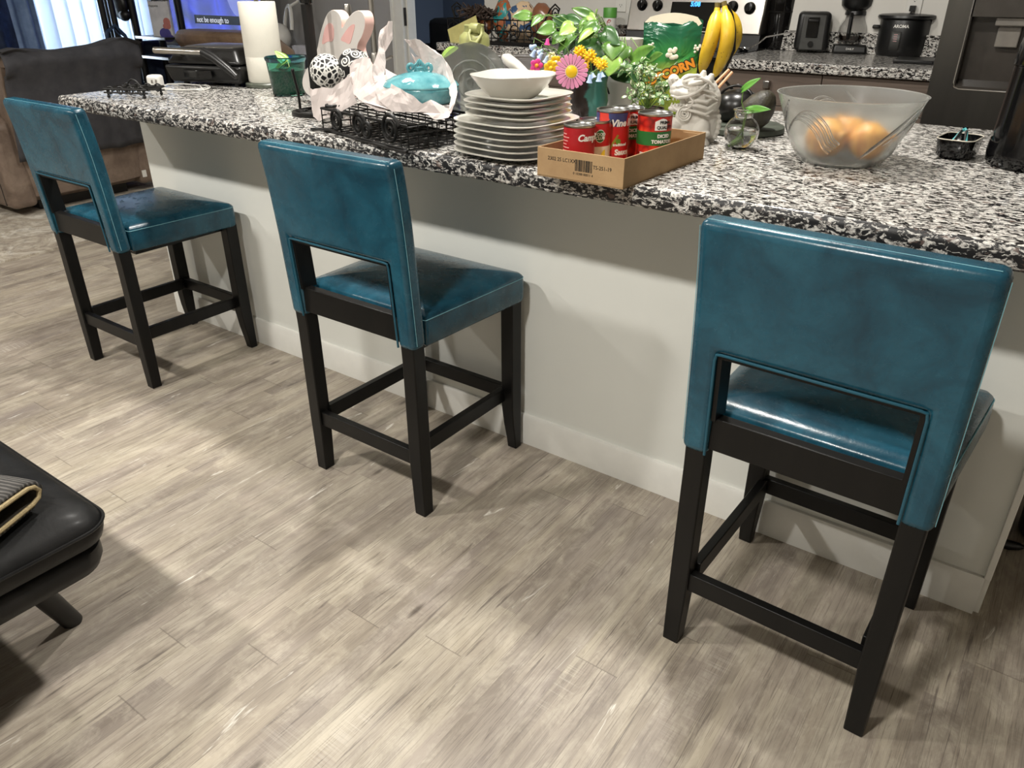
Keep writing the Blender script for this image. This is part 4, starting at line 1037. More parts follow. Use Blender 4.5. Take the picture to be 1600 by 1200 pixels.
# variegated plant
pc = V((P(1005, 172, y=.30).x, .32, CT)); o0 = pc
t = thing('variegated_plant', 'small plant with fine cream and green leaves, between tins and white figurine', 'plant', pc)
m = M(); m.lathe([(0, 0), (.036, 0), (.046, .055), (.048, .06), (.044, .06), (.036, .008), (0, .006)], seg=32); obj('pot', m, plain('dark_clay', srgb(60, 46, 38), .6), t)
m = M(); m.lathe([(0, .05), (.045, .05), (.04, .056), (0, .06)], seg=24); obj('soil', m, plain('bark', srgb(58, 44, 36), .9, var=.5, scale=90), t)
m = M(); ms = M(); random.seed(11)
for (px, py) in ((1000, 100), (1012, 104), (1020, 112), (1006, 118), (990, 110), (998, 128), (1016, 126), (1028, 122), (1034, 134), (1022, 140), (1008, 142), (1040, 146), (1030, 152), (990, 140), (982, 150), (1014, 154), (1000, 154), (1044, 132), (976, 108), (1038, 158)):
    c = P(px, py, y=.30 + random.uniform(-.05, .05)) - o0; ms.tube([(0, 0, .055), V((c.x * .4, c.y * .4, c.z * .7)), c], .0012, 5)
    for k in range(9):
        d = V((random.uniform(-1, 1), random.uniform(-1, 1), random.uniform(-.5, .9))).normalized(); b = c + d * .003; m.leaf(b, b + d * random.uniform(.016, .028), V((random.uniform(-.5, .5), -.6, .6)), random.uniform(.007, .011), droop=.2, heart=False, nu=5)
obj('foliage', m, LEAFV, t, smooth=60, solid=.0005); obj('stems', ms, STEM, t)

# popcorn bag
BAG = N('green_foil_bag'); co = BAG.coord(); sp = BAG.n('SeparateXYZ'); BAG.set(sp.inputs[0], co)
f_ = BAG.math('ADD', sp.outputs[2], BAG.math('MULTIPLY', BAG.noise(co, 14, 3), .05))
BAG.base(BAG.ramp(f_, [(.0, srgb(150, 178, 60)), (.14, srgb(196, 208, 84)), (.185, srgb(60, 140, 66)), (.25, srgb(34, 96, 66)), (.34, srgb(26, 78, 60))]), .22); BAG.bump(BAG.noise(co, 9, 3, .5, 1.5), .7, .02); BAG = BAG.m
pc = V((P(1042, 150, y=.62).x, .62, CT)); o0 = pc
t = thing('popcorn_bag', 'tall green foil popcorn bag, torn open at the top, left of the bananas', 'bag', pc, R(28))
xw = (P(1085, 90, y=.62) - P(998, 90, y=.62)).length * .94; zt = P(1042, 33, y=.60).z - CT
def bagp(u, v, s_):
    x = (u - .5) * xw * (1 - .05 * math.sin(PI * v)); z = v * (zt - .004 + .012 * math.sin(u * 9) * (v > .98)); th = .032 * math.sin(PI * min(1, u * .98 + .01)) ** .6 * (1 - v) ** .35 * min(1, .35 + v * 4)
    return (x, s_ * (th + .002) + .004 * noise.noise(V((u * 6, v * 6, s_))), z + .001)
m = M(); rings = []
for j in range(25):
    v = j / 24; rings.append([bagp(i / 14, v, -1) for i in range(15)] + [bagp(i / 14, v, 1) for i in range(14, -1, -1)])
m.loft(rings); bagm = obj('pouch', m, BAG, t, smooth=60)
KERN = plain('popcorn_white', srgb(240, 232, 210), .6, var=.06)
def kern(x, z, s_, nm='popcorn_picture', mat=KERN):
    m = M(); y = -.036 * math.sin(PI * min(.99, max(.01, x / xw + .5))) ** .6 * (1 - z / zt) ** .35 - .003; random.seed(int(x * 9999) + 3)
    for k in range(9): m.ball((x + random.uniform(-1, 1) * s_, y, z + random.uniform(-1, 1) * s_ * 1.2), (s_ * .5, .002, s_ * .5), 10, 6)
    obj(nm, m, mat, bagm)
kern(.004, zt * .69, .014); kern(-xw * .36, zt * .74, .008); kern(xw * .44, zt * .72, .008)
m = M()
for i in range(24):
    u0, u1 = i / 24, (i + 1) / 24
rag = [(-xw / 2 * .98, zt - .004)] + [(-xw / 2 + xw * u, zt + .006 + .016 * math.sin(PI * u) + .004 * noise.noise(V((u * 30, 0, 0)))) for u in (.1, .2, .3, .4, .5, .6, .7, .8, .9)] + [(xw * .48, zt - .006), (xw * .40, zt - .016), (xw * .33, zt - .026), (xw * .27, zt - .018), (xw * .18, zt - .010), (0, zt - .005), (-.03, zt - .006)]
m.prism([(x, 0, z) for x, z in rag], (0, -.0052, 0), (0, -.0035, 0)); obj('torn_lining', m, KERN, bagm)
text('lettering', 'POPCORN', .034, plain('orange_print', srgb(236, 150, 44), .4), bagm, frame((-.004, -.0345, zt * .46), (1, 0, .42), (0, 0, 1)), .0008, weight=.0018)
text('lettering_outline', 'POPCORN', .034, BLACKI, bagm, frame((-.004, -.0332, zt * .46), (1, 0, .42), (0, 0, 1)), .0006, weight=.0042)

# banana stand
bc_ = V((P(1135, 165, y=.62).x, .66, CT)); o0 = bc_
t = thing('banana_hook', 'black wire banana stand with a curled hook carrying three bananas', 'stand', bc_)
h1 = P(1136, 28, y=.60) - o0; m = M()
m.tube([(.0, .05, .004), (.0, .06, .05), P(1128, 120, y=.66) - o0, P(1147, 78, y=.64) - o0, P(1148, 48, y=.63) - o0, P(1144, 24, y=.62) - o0, P(1138, 9, y=.61) - o0, P(1130, 6, y=.60) - o0, P(1124, 12, y=.595) - o0], .0045, 10); obj('hook', m, BLACKM, t)
m = M(); m.tube([(.075 * math.cos(a), .075 * math.sin(a), .005) for a in arc(36, 0, 2 * PI)][:-1], .005, 8, cyc=True); m.tube([(-.075, 0, .005), (.075, 0, .005)], .004, 8); m.tube([(0, -.075, .005), (0, .075, .005)], .004, 8); obj('base', m, BLACKM, t)
BAN = N('ripe_banana'); co = BAN.coord(); BAN.base(BAN.mix(BAN.ramp(BAN.vor(co, 85), [(.08, (1, 1, 1)), (.13, (0, 0, 0))]), BAN.ramp(BAN.noise(co, 12, 4), [(.3, srgb(196, 154, 28)), (.7, srgb(236, 200, 58))]), srgb(112, 78, 30)), .4); BAN = BAN.m
BTIP = plain('banana_tip', srgb(108, 92, 44), .6)
def banana(label, pts, r, nxt):
    p3 = [P(a, b, y=y) for a, b, y in pts]; o_ = p3[0]; t = thing('banana', label, 'banana', o_, 0, 'bananas on the hook')
    prof = [.36, .42, .8, .98, 1, 1, .97, .9, .7, .32]; n = 28; m = M(); rings = []
    dens = []
    for i in range(n + 1):
        s_ = i / n * (len(p3) - 1); k = min(int(s_), len(p3) - 2); f = s_ - k
        q = [p3[min(max(k + j, 0), len(p3) - 1)] for j in (-1, 0, 1, 2)]
        dens.append(.5 * ((2 * q[1]) + (q[2] - q[0]) * f + (2 * q[0] - 5 * q[1] + 4 * q[2] - q[3]) * f ** 2 + (3 * q[1] - q[0] - 3 * q[2] + q[3]) * f ** 3) - o_)
    rad = []
    for i in range(n + 1):
        s_ = i / n * (len(prof) - 1); k = min(int(s_), len(prof) - 2); rad.append(r * (prof[k] + (prof[k + 1] - prof[k]) * (s_ - k)))
    m.tube(dens, rad, 5 * 2); obj('peel', m, BAN, t, smooth=50)
    m = M(); m.cyl(dens[-1], dens[-1] + (dens[-1] - dens[-2]).normalized() * .007, r * .30, r * .22, 8); obj('tip', m, BTIP, t)
    m = M(); m.cyl(dens[0] - (dens[1] - dens[0]).normalized() * .012, dens[0], r * .42, r * .37, 8); obj('stalk', m, BTIP, t)
banana('leftmost banana hanging on the hook, nearest the popcorn bag', [(1121, 12, .58), (1119, 28, .575), (1113, 55, .555), (1104, 85, .55), (1096, 112, .575)], .021, 0)
banana('middle banana on the hook, spotted, in front of the curved wire', [(1132, 10, .585), (1135, 28, .58), (1137, 55, .565), (1131, 85, .565), (1117, 118, .585)], .0205, 0)
banana('rightmost banana on the hook, mostly hidden behind the wire', [(1138, 14, .635), (1146, 30, .655), (1150, 50, .665), (1147, 68, .67), (1136, 92, .68)], .0185, 0)

# dragon figurine
FIG = plain('white_bisque', srgb(206, 202, 193), .5, var=.02)
fc = V((P(1085, 236, y=.235).x, .245, CT)); o0 = fc
q3 = lambda px, py, y: P(px, py, y=y) - o0
t = thing('dragon_figurine', 'white ceramic dragon-like creature with horns and a spiral shoulder, behind the tray', 'figurine', fc)
m = M(); yf = .235
kk = (P(1100, 170, y=yf) - P(1000, 170, y=yf)).length / 100   # metres per pixel here
def el(px, py, dy, rx, rz_, ry=None, rot=0): m.ball(q3(px, py, yf + dy), (rx * kk, (ry or rx) * kk, rz_ * kk), 20, 12, Matrix.Rotation(rot, 3, 'Y'))
el(1085, 200, .01, 27, 30, 24); el(1090, 182, .012, 30, 22, 24); el(1098, 190, .02, 24, 32, 22); el(1076, 219, 0, 24, 14, 22)
el(1096, 146, .006, 24, 24, 22); el(1102, 156, .01, 22, 24, 22); el(1084, 160, .012, 20, 14, 18)
el(1066, 145, -.014, 19, 8.5, 15, .12); el(1060, 137, -.014, 12, 9, 12); el(1053, 127, -.014, 8, 10, 9, -.35); el(1063, 168, -.012, 18, 5.5, 14, -.12); el(1078, 128, -.002, 14, 11, 13); el(1092, 129, -.022, 16, 4.5, 8, -.25)
el(1070, 182, -.02, 14, 14, 9); el(1053, 192, -.025, 13, 7, 9, .3); el(1050, 202, -.022, 11, 5, 8, .1); el(1093, 206, -.014, 13, 20, 12, .4); el(1097, 228, -.02, 10, 11, 12); el(1055, 212, -.02, 11, 18, 11); el(1100, 208, -.018, 9, 6, 9)
for px, py, ex_, ey_, r_ in ((1096, 125, 1101, 110, 6), (1108, 128, 1113, 115, 6)): m.tube([q3(px, py, yf), q3((px + ex_) / 2, (py + ey_) / 2, yf), q3(ex_, ey_, yf)], [r_ * kk * 1.1, r_ * kk * .9, r_ * kk * .45], 12)
for i in range(11):
    a = R(-62 + i * 12.5); m.ball(q3(1092 + 31 * math.cos(a), 190 + 38 * math.sin(a), yf + .02), 4.2 * kk, 10, 8)
m.ball(q3(1083, 229, yf), (.030, .026, .012), 20, 8)
z_min = min(v.co.z for v in m.bm.verts)
for v in m.bm.verts: v.co.z = max(v.co.z, .0)
bo_ = obj('body', m, FIG, t, remesh=.0018); bo_.modifiers['smooth'].iterations = 2
def face3(px, py): return None
m = M()
for k, (px, py) in enumerate([(1070, 178)]):
    e, u, n = fl_frame(o0 + q3(px, py, yf - .03)); m.tube(spiral(q3(px, py, yf - .0405), e, u, .0195, .002, 3.4, 90), .0024, 8)
    m.tube([q3(px, py, yf - .0385) + (e * math.cos(a) + u * math.sin(a)) * .006 for a in arc(8, 0, 6.28)], .004, 6)
obj('shell_spiral', m, FIG, t)
m = M()
def dep(a): return yf - (.046 - .030 * ((a - 1080) / 40) ** 2 if a > 1080 else .046 - .010 * ((1080 - a) / 34))
for pts, r_ in (([(1048, 149), (1060, 153), (1074, 151), (1086, 146), (1098, 138), (1108, 128)], .0042), ([(1076, 160), (1090, 157), (1104, 160), (1119, 150)], .0044), ([(1074, 164), (1090, 165), (1106, 170), (1121, 160)], .0046), ([(1072, 171), (1086, 174), (1102, 179), (1115, 172)], .0042),
        ([(1098, 140), (1110, 143), (1120, 150)], .0040), ([(1100, 148), (1112, 152), (1121, 157)], .0040), ([(1084, 124), (1096, 122), (1108, 128), (1117, 138)], .0044), ([(1068, 124), (1078, 119), (1090, 118), (1100, 122)], .0044), ([(1048, 164), (1058, 172), (1072, 172), (1080, 166)], .0036), ([(1056, 136), (1066, 134), (1076, 138)], .0034), ([(1078, 152), (1084, 158), (1080, 166)], .0040)):
    m.tube([V((0, 0, 0)) + P(a, b, y=dep(a)) - o0 for a, b in pts], [r_ * .5] + [r_] * (len(pts) - 2) + [r_ * .45], 8)
m.ball(P(1090, 139, y=dep(1090) + .004) - o0, .0062, 14, 10); m.ball(P(1050, 124, y=dep(1050)) - o0, .0038, 10, 8); m.ball(P(1057, 124, y=dep(1057)) - o0, .0038, 10, 8)
obj('mane_and_whiskers', m, FIG, t, smooth=60)
m = M()
for i in range(6): m.ball(P(1050 + i * 4.6, 163 + .4 * i, y=yf - .034) - o0, (.0022, .0022, .0042), 8, 6)
for i in range(5): m.ball(P(1052 + i * 5, 155, y=yf - .036) - o0, (.0022, .0022, .0036), 8, 6)
obj('teeth', m, FIG, t)

# copper coloured sticks behind the figurine
STK = plain('copper_brown_stick', srgb(204, 152, 112), .35, var=.08)
for i, (a, b, lb) in enumerate((((1096, 152), (1139, 109), 'copper brown stick behind the white figurine, left of the pair'), ((1102, 160), (1144, 113), 'copper brown stick behind the white figurine, right of the pair'))):
    p0 = P(*a, y=.33); p1 = P(*b, y=.40); d = (p1 - p0).normalized(); k = (p0.z - CT - .004) / d.z; p0 = p0 - d * k
    m = M(); m.tube([V((0, 0, 0)), p1 - p0], .0042, 8); o = tag(obj('stick', m, STK), lb, 'stick', 'sticks'); o.location = p0

# stone plate with dark pot and avocados
SLATE = plain('green_grey_slate', srgb(70, 76, 66), .6, var=.25, scale=40)
sc_ = V((P(1160, 205, z=CT).x, P(1160, 205, z=CT).y, CT))
m = M(); m.lathe([(0, 0), (.105, 0), (.110, .004), (.109, .016), (.104, .019), (0, .019)], seg=48); sl = tag(obj('slate_disc', m, SLATE), 'round grey green stone trivet under the black pot and avocado', 'trivet'); sl.location = sc_
IRON = plain('black_cast_iron', srgb(20, 19, 18), .3)
t = thing('iron_pot', 'small round black iron pot on the stone trivet, behind the white figurine', 'pot', sc_ + V((-.035, .035, .0195)))
m = M(); m.lathe([(0, 0), (.04, 0), (.058, .02), (.062, .045), (.05, .07), (.03, .08), (.01, .084), (0, .086)], seg=36); obj('vessel', m, IRON, t)
m = M(); m.tube([(-.055 * math.cos(a), -.02, .04 + .055 * math.sin(a)) for a in arc(14, 0, PI)], .004, 8); obj('handle', m, IRON, t)
AVO = N('dark_avocado_skin'); co = AVO.coord(); AVO.base(AVO.ramp(AVO.noise(co, 60, 4), [(.35, srgb(38, 34, 26)), (.7, srgb(62, 58, 42))]), .5); AVO.bump(AVO.noise(co, 170, 2), .5, .002); AVO = AVO.m
ac = P(1184, 172, y=.40)
m = M(); m.lathe([(0, -.05), (.022, -.047), (.038, -.03), (.043, -.008), (.038, .018), (.026, .040), (.014, .052), (0, .055)], seg=32, rot=Matrix.Rotation(R(35), 3, 'Y')); av = tag(obj('avocado', m, AVO), 'large dark avocado on the stone trivet, behind the round bud vase', 'avocado'); av.location = ac

# bud vase
vb = V((P(1148, 236, z=CT).x, P(1148, 236, z=CT).y + .03, CT)); o0 = vb
t = thing('bud_vase', 'round clear glass bud vase with a two-leaf cutting in front of the avocado', 'vase', vb)
rv = .0415; k_ = 1.32
pr = [(0, 0), (.018, 0)] + [(rv * math.sin(a), rv * .98 - rv * .98 * math.cos(a)) for a in arc(14, .5, 2.58)] + [(.0227, .0772), (.0218, .087), (.0264, .0905), (.0264, .0937), (.0218, .095)]
inn = [(max(r_ - .0018, 0), z + (.0018 if z < .04 else 0)) for r_, z in pr[::-1]][1:]
m = M(); m.lathe(pr + [(.0195, .094), (.0197, .0772)] + [((rv - .0018) * math.sin(a), rv * .98 - (rv - .0018) * math.cos(a)) for a in arc(14, 2.58, .3)] + [(0, .0025)], seg=40); obj('glass_bulb', m, CLEAR, t)
m = M(); m.lathe([(0, .003)] + [((rv - .0021) * math.sin(a), rv * .98 - (rv - .0021) * math.cos(a)) for a in arc(10, .3, 1.75)] + [(0, .048)], seg=32); obj('water', m, glass('water', (1, 1, 1, 1), 0, 1.33), t)
g = lambda px, py, y=vb.y: P(px, py, y=y) - o0
m = M(); m.tube([g(1137, 224), g(1152, 214), g(1158, 206), (0.004, 0, .082), g(1159, 160), g(1161, 142)], .0013, 6); m.tube([g(1160, 220), g(1160, 206), (.008, 0, .088), g(1168, 172)], .0012, 6); m.tube([g(1139, 228, vb.y), g(1148, 220), g(1160, 212)], .0045, 8); obj('stem', m, STEM, t)
m = M(); m.leaf(g(1160, 141), g(1188, 121, vb.y - .01), (-.3, -.8, .5), .021, droop=.05); m.leaf(g(1167, 172), g(1204, 170, vb.y - .01), (.0, -.75, .65), .022, droop=.05); obj('leaf', m, leaf_mat('vivid_green_leaf', srgb(62, 122, 36), srgb(96, 150, 52)), t, solid=.0005)

# big frosted bowl
FROST = N('frosted_glass'); FROST.base((.95, .96, .93, 1), .24, 0, IOR=1.35); FROST.b.inputs['Transmission Weight'].default_value = .94; FROST = FROST.m
BR = .158; bo = V((-.487, .300, CT)); bo = V((P(1308, 264, z=CT).x, P(1308, 264, z=CT).y, CT)); dv = (bo - V((CAM.x, CAM.y, CT))); dv.z = 0; bo = bo + dv.normalized() * .080
t = thing('glass_bowl', 'large frosted glass salad bowl with wave pattern, holding onions', 'bowl', bo)
BH = .148
po = [(0, 0), (.078, 0), (.090, .006), (.108, .03), (.126, .072), (.142, .112), (BR - .003, BH - .003), (BR, BH)]
pi_ = [(BR - .0035, BH), (.1385, .112), (.1225, .073), (.1045, .032), (.087, .011), (.075, .0065), (0, .006)]
m = M(); m.lathe(po + pi_, seg=72); obj('bowl_wall', m, FROST, t)
def wall_pt(ang, z):
    for (r0, z0), (r1, z1) in zip(po, po[1:]):
        if z0 <= z <= z1 and z1 > z0: r_ = r0 + (r1 - r0) * (z - z0) / (z1 - z0); break
    else: r_ = BR
    return V((r_ * math.cos(ang), r_ * math.sin(ang), z))
fa = math.atan2(CAM.y - bo.y, CAM.x - bo.x)
m = M()
for base_a in (fa - .55, fa + 1.5, fa + 3.6):
    for k in range(4):
        pts = []
        for i in range(22):
            s_ = i / 21; a = base_a - .55 + 1.05 * s_ ** .8 - k * .075 * (1 - .3 * s_); z = .078 + .045 * math.sin(PI * min(1, s_ * 1.15)) - k * .007 - .04 * max(0, s_ - .75) * 2
            pts.append(wall_pt(a, max(.02, z)))
        m.tube(pts, [.0012 + .0024 * (i / 21) for i in range(22)], 6)
    for k in range(5):
        m.tube([wall_pt(base_a + 1.55 - s_ * (.62 + .02 * k) + k * .05, .028 + k * .005 + (.075 + .004 * k) * (1 - s_)) for s_ in [i / 12 for i in range(13)]], .0022, 6)
obj('wave_relief', m, glass('clear_relief', (1, 1, 1, 1), .03), t)
ON = N('golden_onion_skin'); co = ON.coord(scale=(1, 1, .25)); ON.base(ON.ramp(ON.noise(co, 60, 4), [(.3, srgb(186, 120, 52)), (.7, srgb(232, 178, 96))]), .35); ON = ON.m
ONT = plain('onion_root', srgb(150, 110, 66), .8)
dvn = dv.normalized(); sd = V((dvn.y, -dvn.x, 0))
def onion(label, off, r, rx, ry):
    t = thing('onion', label, 'onion', bo + off, 0, 'onions in the glass bowl'); rt = Matrix.Rotation(rx, 3, 'X') @ Matrix.Rotation(ry, 3, 'Y')
    m = M(); m.lathe([(0, -r * .92), (r * .35, -r * .86), (r * .8, -r * .55), (r, 0), (r * .85, r * .5), (r * .45, r * .86), (r * .18, r * 1.05), (r * .13, r * 1.3), (0, r * 1.36)], seg=32, rot=rt); obj('bulb', m, ON, t)
    m = M()
    for k in range(7): m.tube([rt @ V((0, 0, -r * .9)), rt @ V((.006 * math.cos(k), .006 * math.sin(k), -r * .92 - .008))], .0008, 4)
    obj('root', m, ONT, t)
onion('big golden onion lying at the left in the frosted glass bowl', sd * -.036 - dvn * .012 + V((0, 0, .052)), .046, 1.1, .9)
onion('golden onion lying at the right in the frosted glass bowl', sd * .052 - dvn * .02 + V((0, 0, .052)), .0425, -.8, 1.2)
onion('golden onion at the back of the frosted glass bowl', sd * .01 + dvn * .058 + V((0, 0, .053)), .042, .3, -.5)

# black dish with teal tongs
dc_ = V((P(1492, 246, z=CT).x, P(1492, 246, z=CT).y + .01, CT)); t = thing('black_dish', 'small deep black dish with a pale rim, beside the tall black canister', 'dish', dc_, R(-6))
m = M(); m.loft([rr_(.03, .045, .02, 0), rr_(.037, .052, .022, .008), rr_(.041, .058, .024, .044), rr_(.039, .056, .022, .045), rr_(.034, .049, .02, .01), rr_(.028, .043, .018, .004)]); obj('dish_body', m, BLACKG, t)
m = M(); m.tube(rr_(.0402, .0572, .023, .0452, 8), .0013, 6, cyc=True); obj('rim', m, plain('pale_rim', srgb(214, 206, 190), .4), t)
TEALP = plain('teal_plastic', srgb(78, 160, 164), .35)
t = thing('small_tongs', 'small teal and black tongs lying in the black dish', 'tongs', dc_ + V((0, 0, .008)))
m = M()
for sx in (-1, 1): m.tube([(sx * .016, -.036, .012), (sx * .014, -.01, .026), (sx * .006, .03, .044), (0, .045, .050)], [.0045, .0042, .0035, .003], 8)
obj('arm', m, TEALP, t)
m = M()
for sx in (-1, 1): m.tube([(sx * .016 * .8, -.03, .016), (sx * .012 * .9, -.005, .030), (sx * .005, .03, .047)], .003, 8)
m.tube([(-.004, .043, .051), (0, .050, .053), (.004, .043, .051)], .003, 8); obj('grip', m, BLACKP, t)

# tall black canister at the frame edge
kc = V((P(1600, 262, z=CT).x + .02, P(1600, 262, z=CT).y + .03, CT)); t = thing('black_canister', 'tall glossy black canister at the right edge of the countertop', 'canister', kc)
rk = .103
m = M(); m.lathe([(0, 0), (rk * .93, 0), (rk, .008), (rk * 1.02, .03), (rk * .97, .09), (rk * .93, .205), (rk * .935, .207), (0, .207)], seg=56); obj('body', m, BLACKG, t)
m = M(); m.lathe([(0, .2085), (rk * .945, .2085), (rk * .95, .212), (rk * .93, .250), (rk * .84, .292), (rk * .6, .322), (rk * .3, .332), (0, .334)], seg=56); obj('cover', m, BLACKG, t)
# ================================================================== kitchen run along the far wall
KY, KZ = 2.26, .94      # counter front and height as they stand beyond the island
xl, xr0, xr1, xf = -3.50, -2.485, -1.66, -.64
def run(name, a, b, label, sides):
    t = thing(name, label, 'cabinet', ((a + b) / 2, KY, 0)); w = b - a
    m = M(); m.bounds((-w / 2, .03, .1), (w / 2, YB - KY - .004, KZ - .045)); obj('body', m, CABW, t)
    m = M(); m.bounds((-w / 2, .09, 0), (w / 2, YB - KY - .004, .1)); obj('plinth', m, BLACKP, t)
    n = sides
    for i in range(n):
        x0 = -w / 2 + w * i / n + .002; x1 = -w / 2 + w * (i + 1) / n - .002
        m = M(); m.bounds((x0, .008, KZ - .045 - .155), (x1, .03, KZ - .05)); d = obj('drawer', m, CABW, t, bevel=.0015)
        m = M(); xc = x0 + (.55 - .0) * (x1 - x0) if False else (x0 + x1) / 2; m.box((xc, -.006, KZ - .105), (.03, .028, .034)); obj('knob', m, STEEL, d, bevel=.004)
        m = M(); m.bounds((x0, .008, .105), (x1, .03, KZ - .045 - .158)); d = obj('door', m, CABW, t, bevel=.0015)
        m = M(); m.box((x1 - .05, -.006, KZ - .26), (.03, .028, .034)); obj('knob', m, STEEL, d, bevel=.004)
    return t
run('base_cabinet', xl + .015, xr0, 'grey brown base cabinet left of the stove, mostly hidden behind the flowers', 2)
run('base_cabinet', xr1, xf - .01, 'grey brown base cabinet with square knobs between stove and fridge', 2)
def top(a, b, label):
    t = thing('countertop', label, 'countertop', ((a + b) / 2, KY, 0)); w = b - a
    m = M(); m.bounds((-w / 2, -.02, KZ - .045), (w / 2, YB - KY - .003, KZ)); obj('slab', m, GRAN, t, bevel=.006)
    m = M(); m.bounds((-w / 2, YB - KY - .024, KZ + .0005), (w / 2, YB - KY - .004, KZ + .1)); obj('backsplash', m, GRAN, t, bevel=.003)
top(xl, xr0, 'dark granite counter with wire basket, left of the stove'); top(xr1, xf, 'dark granite counter with black appliances, right of the stove')

# stove
BLKST = plain('black_enamel', srgb(20, 20, 20), .25)
t = thing('stove', 'black and steel stove with knobs and a lit clock on its back panel', 'stove', ((xr0 + xr1) / 2, KY - .02, 0)); w = xr1 - xr0 - .01
D = YB - KY + .02
m = M(); m.bounds((-w / 2, .03, .05), (w / 2, D - .01, KZ - .01)); obj('body', m, BLKST, t)
m = M(); m.bounds((-w / 2, 0, KZ - .009), (w / 2, D - .1, KZ + .004)); obj('cooktop', m, BLACKG, t, bevel=.004)
m = M(); m.bounds((-w / 2 + .01, -.01, .2), (w / 2 - .01, .028, KZ - .12)); d = obj('oven_door', m, STEELD, t, bevel=.006)
m = M(); m.tube([(-w / 2 + .08, -.05, KZ - .17), (w / 2 - .08, -.05, KZ - .17)], .012, 12); obj('handle', m, STEEL, d)
for x in (-.22, .22):
    for y in (.16, .42): m = M(); m.lathe([(0, 0), (.1, 0), (.1, .001), (0, .001)], (x, y, KZ + .0045), 36); obj('burner', m, plain('burner_grey', srgb(40, 40, 40), .3), t)
bz0, bz1 = KZ + .075, KZ + .27
by0, by1 = D - .13, D - .085
m = M(); m.hexa([(-w / 2, by0, KZ + .004), (w / 2, by0, KZ + .004), (w / 2, D - .012, KZ + .004), (-w / 2, D - .012, KZ + .004)], [(-w / 2, by0 + .012, bz0), (w / 2, by0 + .012, bz0), (w / 2, D - .012, bz0), (-w / 2, D - .012, bz0)]); obj('panel_foot', m, BLKST, t)
m = M(); m.hexa([(-w / 2, by0, bz0), (w / 2, by0, bz0), (w / 2, D - .012, bz0), (-w / 2, D - .012, bz0)], [(-w / 2, by1, bz1), (w / 2, by1, bz1), (w / 2, D - .012, bz1), (-w / 2, D - .012, bz1)]); pn = obj('back_panel', m, STEEL, t, bevel=.008)
nrm = V((0, -(bz1 - bz0), by1 - by0)).normalized() if False else V((0, -(bz1 - bz0), -(by0 - by1))).normalized()
upv = V((0, by1 - by0, bz1 - bz0)).normalized(); nrm = V((1, 0, 0)).cross(upv)
def onp(x, s_): return V((x, by0, bz0)) + upv * s_
rtp = Matrix((V((1, 0, 0)), upv, nrm)).transposed()
# pixel-measured knob places along the panel
for px, py in ((1003, 8), (1027, 9), (1144, 11), (1171, 13)):
    q = P(px, py, y=KY - .02 + (by0 + by1) / 2) - V(((xr0 + xr1) / 2, KY - .02, 0)); s_ = max(.02, (q.z - bz0) / upv.z)
    m = M(); c = onp(q.x, s_); m.lathe([(.030, .001), (.031, .004), (.026, .010), (.024, .026), (.021, .030), (0, .031)], c, 28, rtp); m.box(c + nrm * .032, (.008, .04, .008), rtp); obj('knob', m, BLACKG, pn)
q0 = P(1046, 8, y=KY - .02 + by0) - V(((xr0 + xr1) / 2, KY - .02, 0)); q1 = P(1123, 16, y=KY - .02 + by0) - V(((xr0 + xr1) / 2, KY - .02, 0))
m = M(); m.prism([onp(q0.x, .012), onp(q1.x, .012), onp(q1.x, .16), onp(q0.x, .16)], nrm * .0003, nrm * .003); disp = obj('display', m, BLACKG, pn, bevel=.001)
qc = P(1086, 7, y=KY - .02 + (by0 + by1) / 2) - V(((xr0 + xr1) / 2, KY - .02, 0)); sc2 = (qc.z - bz0) / upv.z
text('lit_clock', '5:08', .034, emit('clock_blue', srgb(60, 150, 255), 3.0), disp, frame(onp(qc.x, sc2) + nrm * .0036, (1, 0, 0), upv), .0003, weight=.0012)
m = M()
for i in range(6): m.box(onp(q0.x + .03 + (q1.x - q0.x - .06) * i / 5, .03) + nrm * .0034, (.014, .006, .0006), rtp)
for i in range(3):
    for j in range(3): m.box(onp(q0.x + .02 + .022 * i, .055 + .02 * j) + nrm * .0034, (.010, .004, .0006), rtp)
obj('button_marks', m, plain('grey_print', srgb(84, 82, 80), .5), disp)
m = M(); m.ball(onp((q0.x + q1.x) / 2 - .13, .004) + nrm * .002, (.028, .006, .005), 16, 8); obj('vent_slot', m, BLACKP, pn)

# fridge
t = thing('fridge', 'dark stainless fridge with an ice and water dispenser, at the right', 'fridge', (-.635, 1.85, 0))
FH = 1.78; FW = .92
STF = N('smudged_dark_steel'); co = STF.coord(scale=(1, 1, .06)); STF.base(STF.ramp(STF.noise(co, 9, 3), [(.3, srgb(84, 82, 79)), (.7, srgb(98, 96, 92))]), .36, 1.); STF = STF.m
m = M(); m.bounds((.0, .075, .02), (FW, YB - 1.85 - .02, FH)); obj('cabinet', m, BLACKP, t)
dx = P(1497, 100, y=1.85).x + .635; zb = P(1500, 139, y=1.85).z; zt_ = zb + .42
dw = .26
m = M()
for a, b in (((0, .08), (dx, FH)), ((dx + dw, .08), (FW / 2 - .003, FH)), ((dx, .08), (dx + dw, zb)), ((dx, zt_), (dx + dw, FH))): m.bounds((a[0], 0, a[1]), (b[0], .07, b[1]))
fd = obj('door', m, STF, t, smooth=30)
m = M(); m.bounds((FW / 2 + .003, 0, .08), (FW, .07, FH)); f2 = obj('door', m, STF, t, bevel=.006)
m = M(); x0, x1 = dx, dx + dw
m.hexa([(x0, .003, zb), (x1, .003, zb), (x1, .003, zb + .01), (x0, .003, zb + .01)], [(x0, .064, zb + .02), (x1, .064, zb + .02), (x1, .064, zb + .03), (x0, .064, zb + .03)])
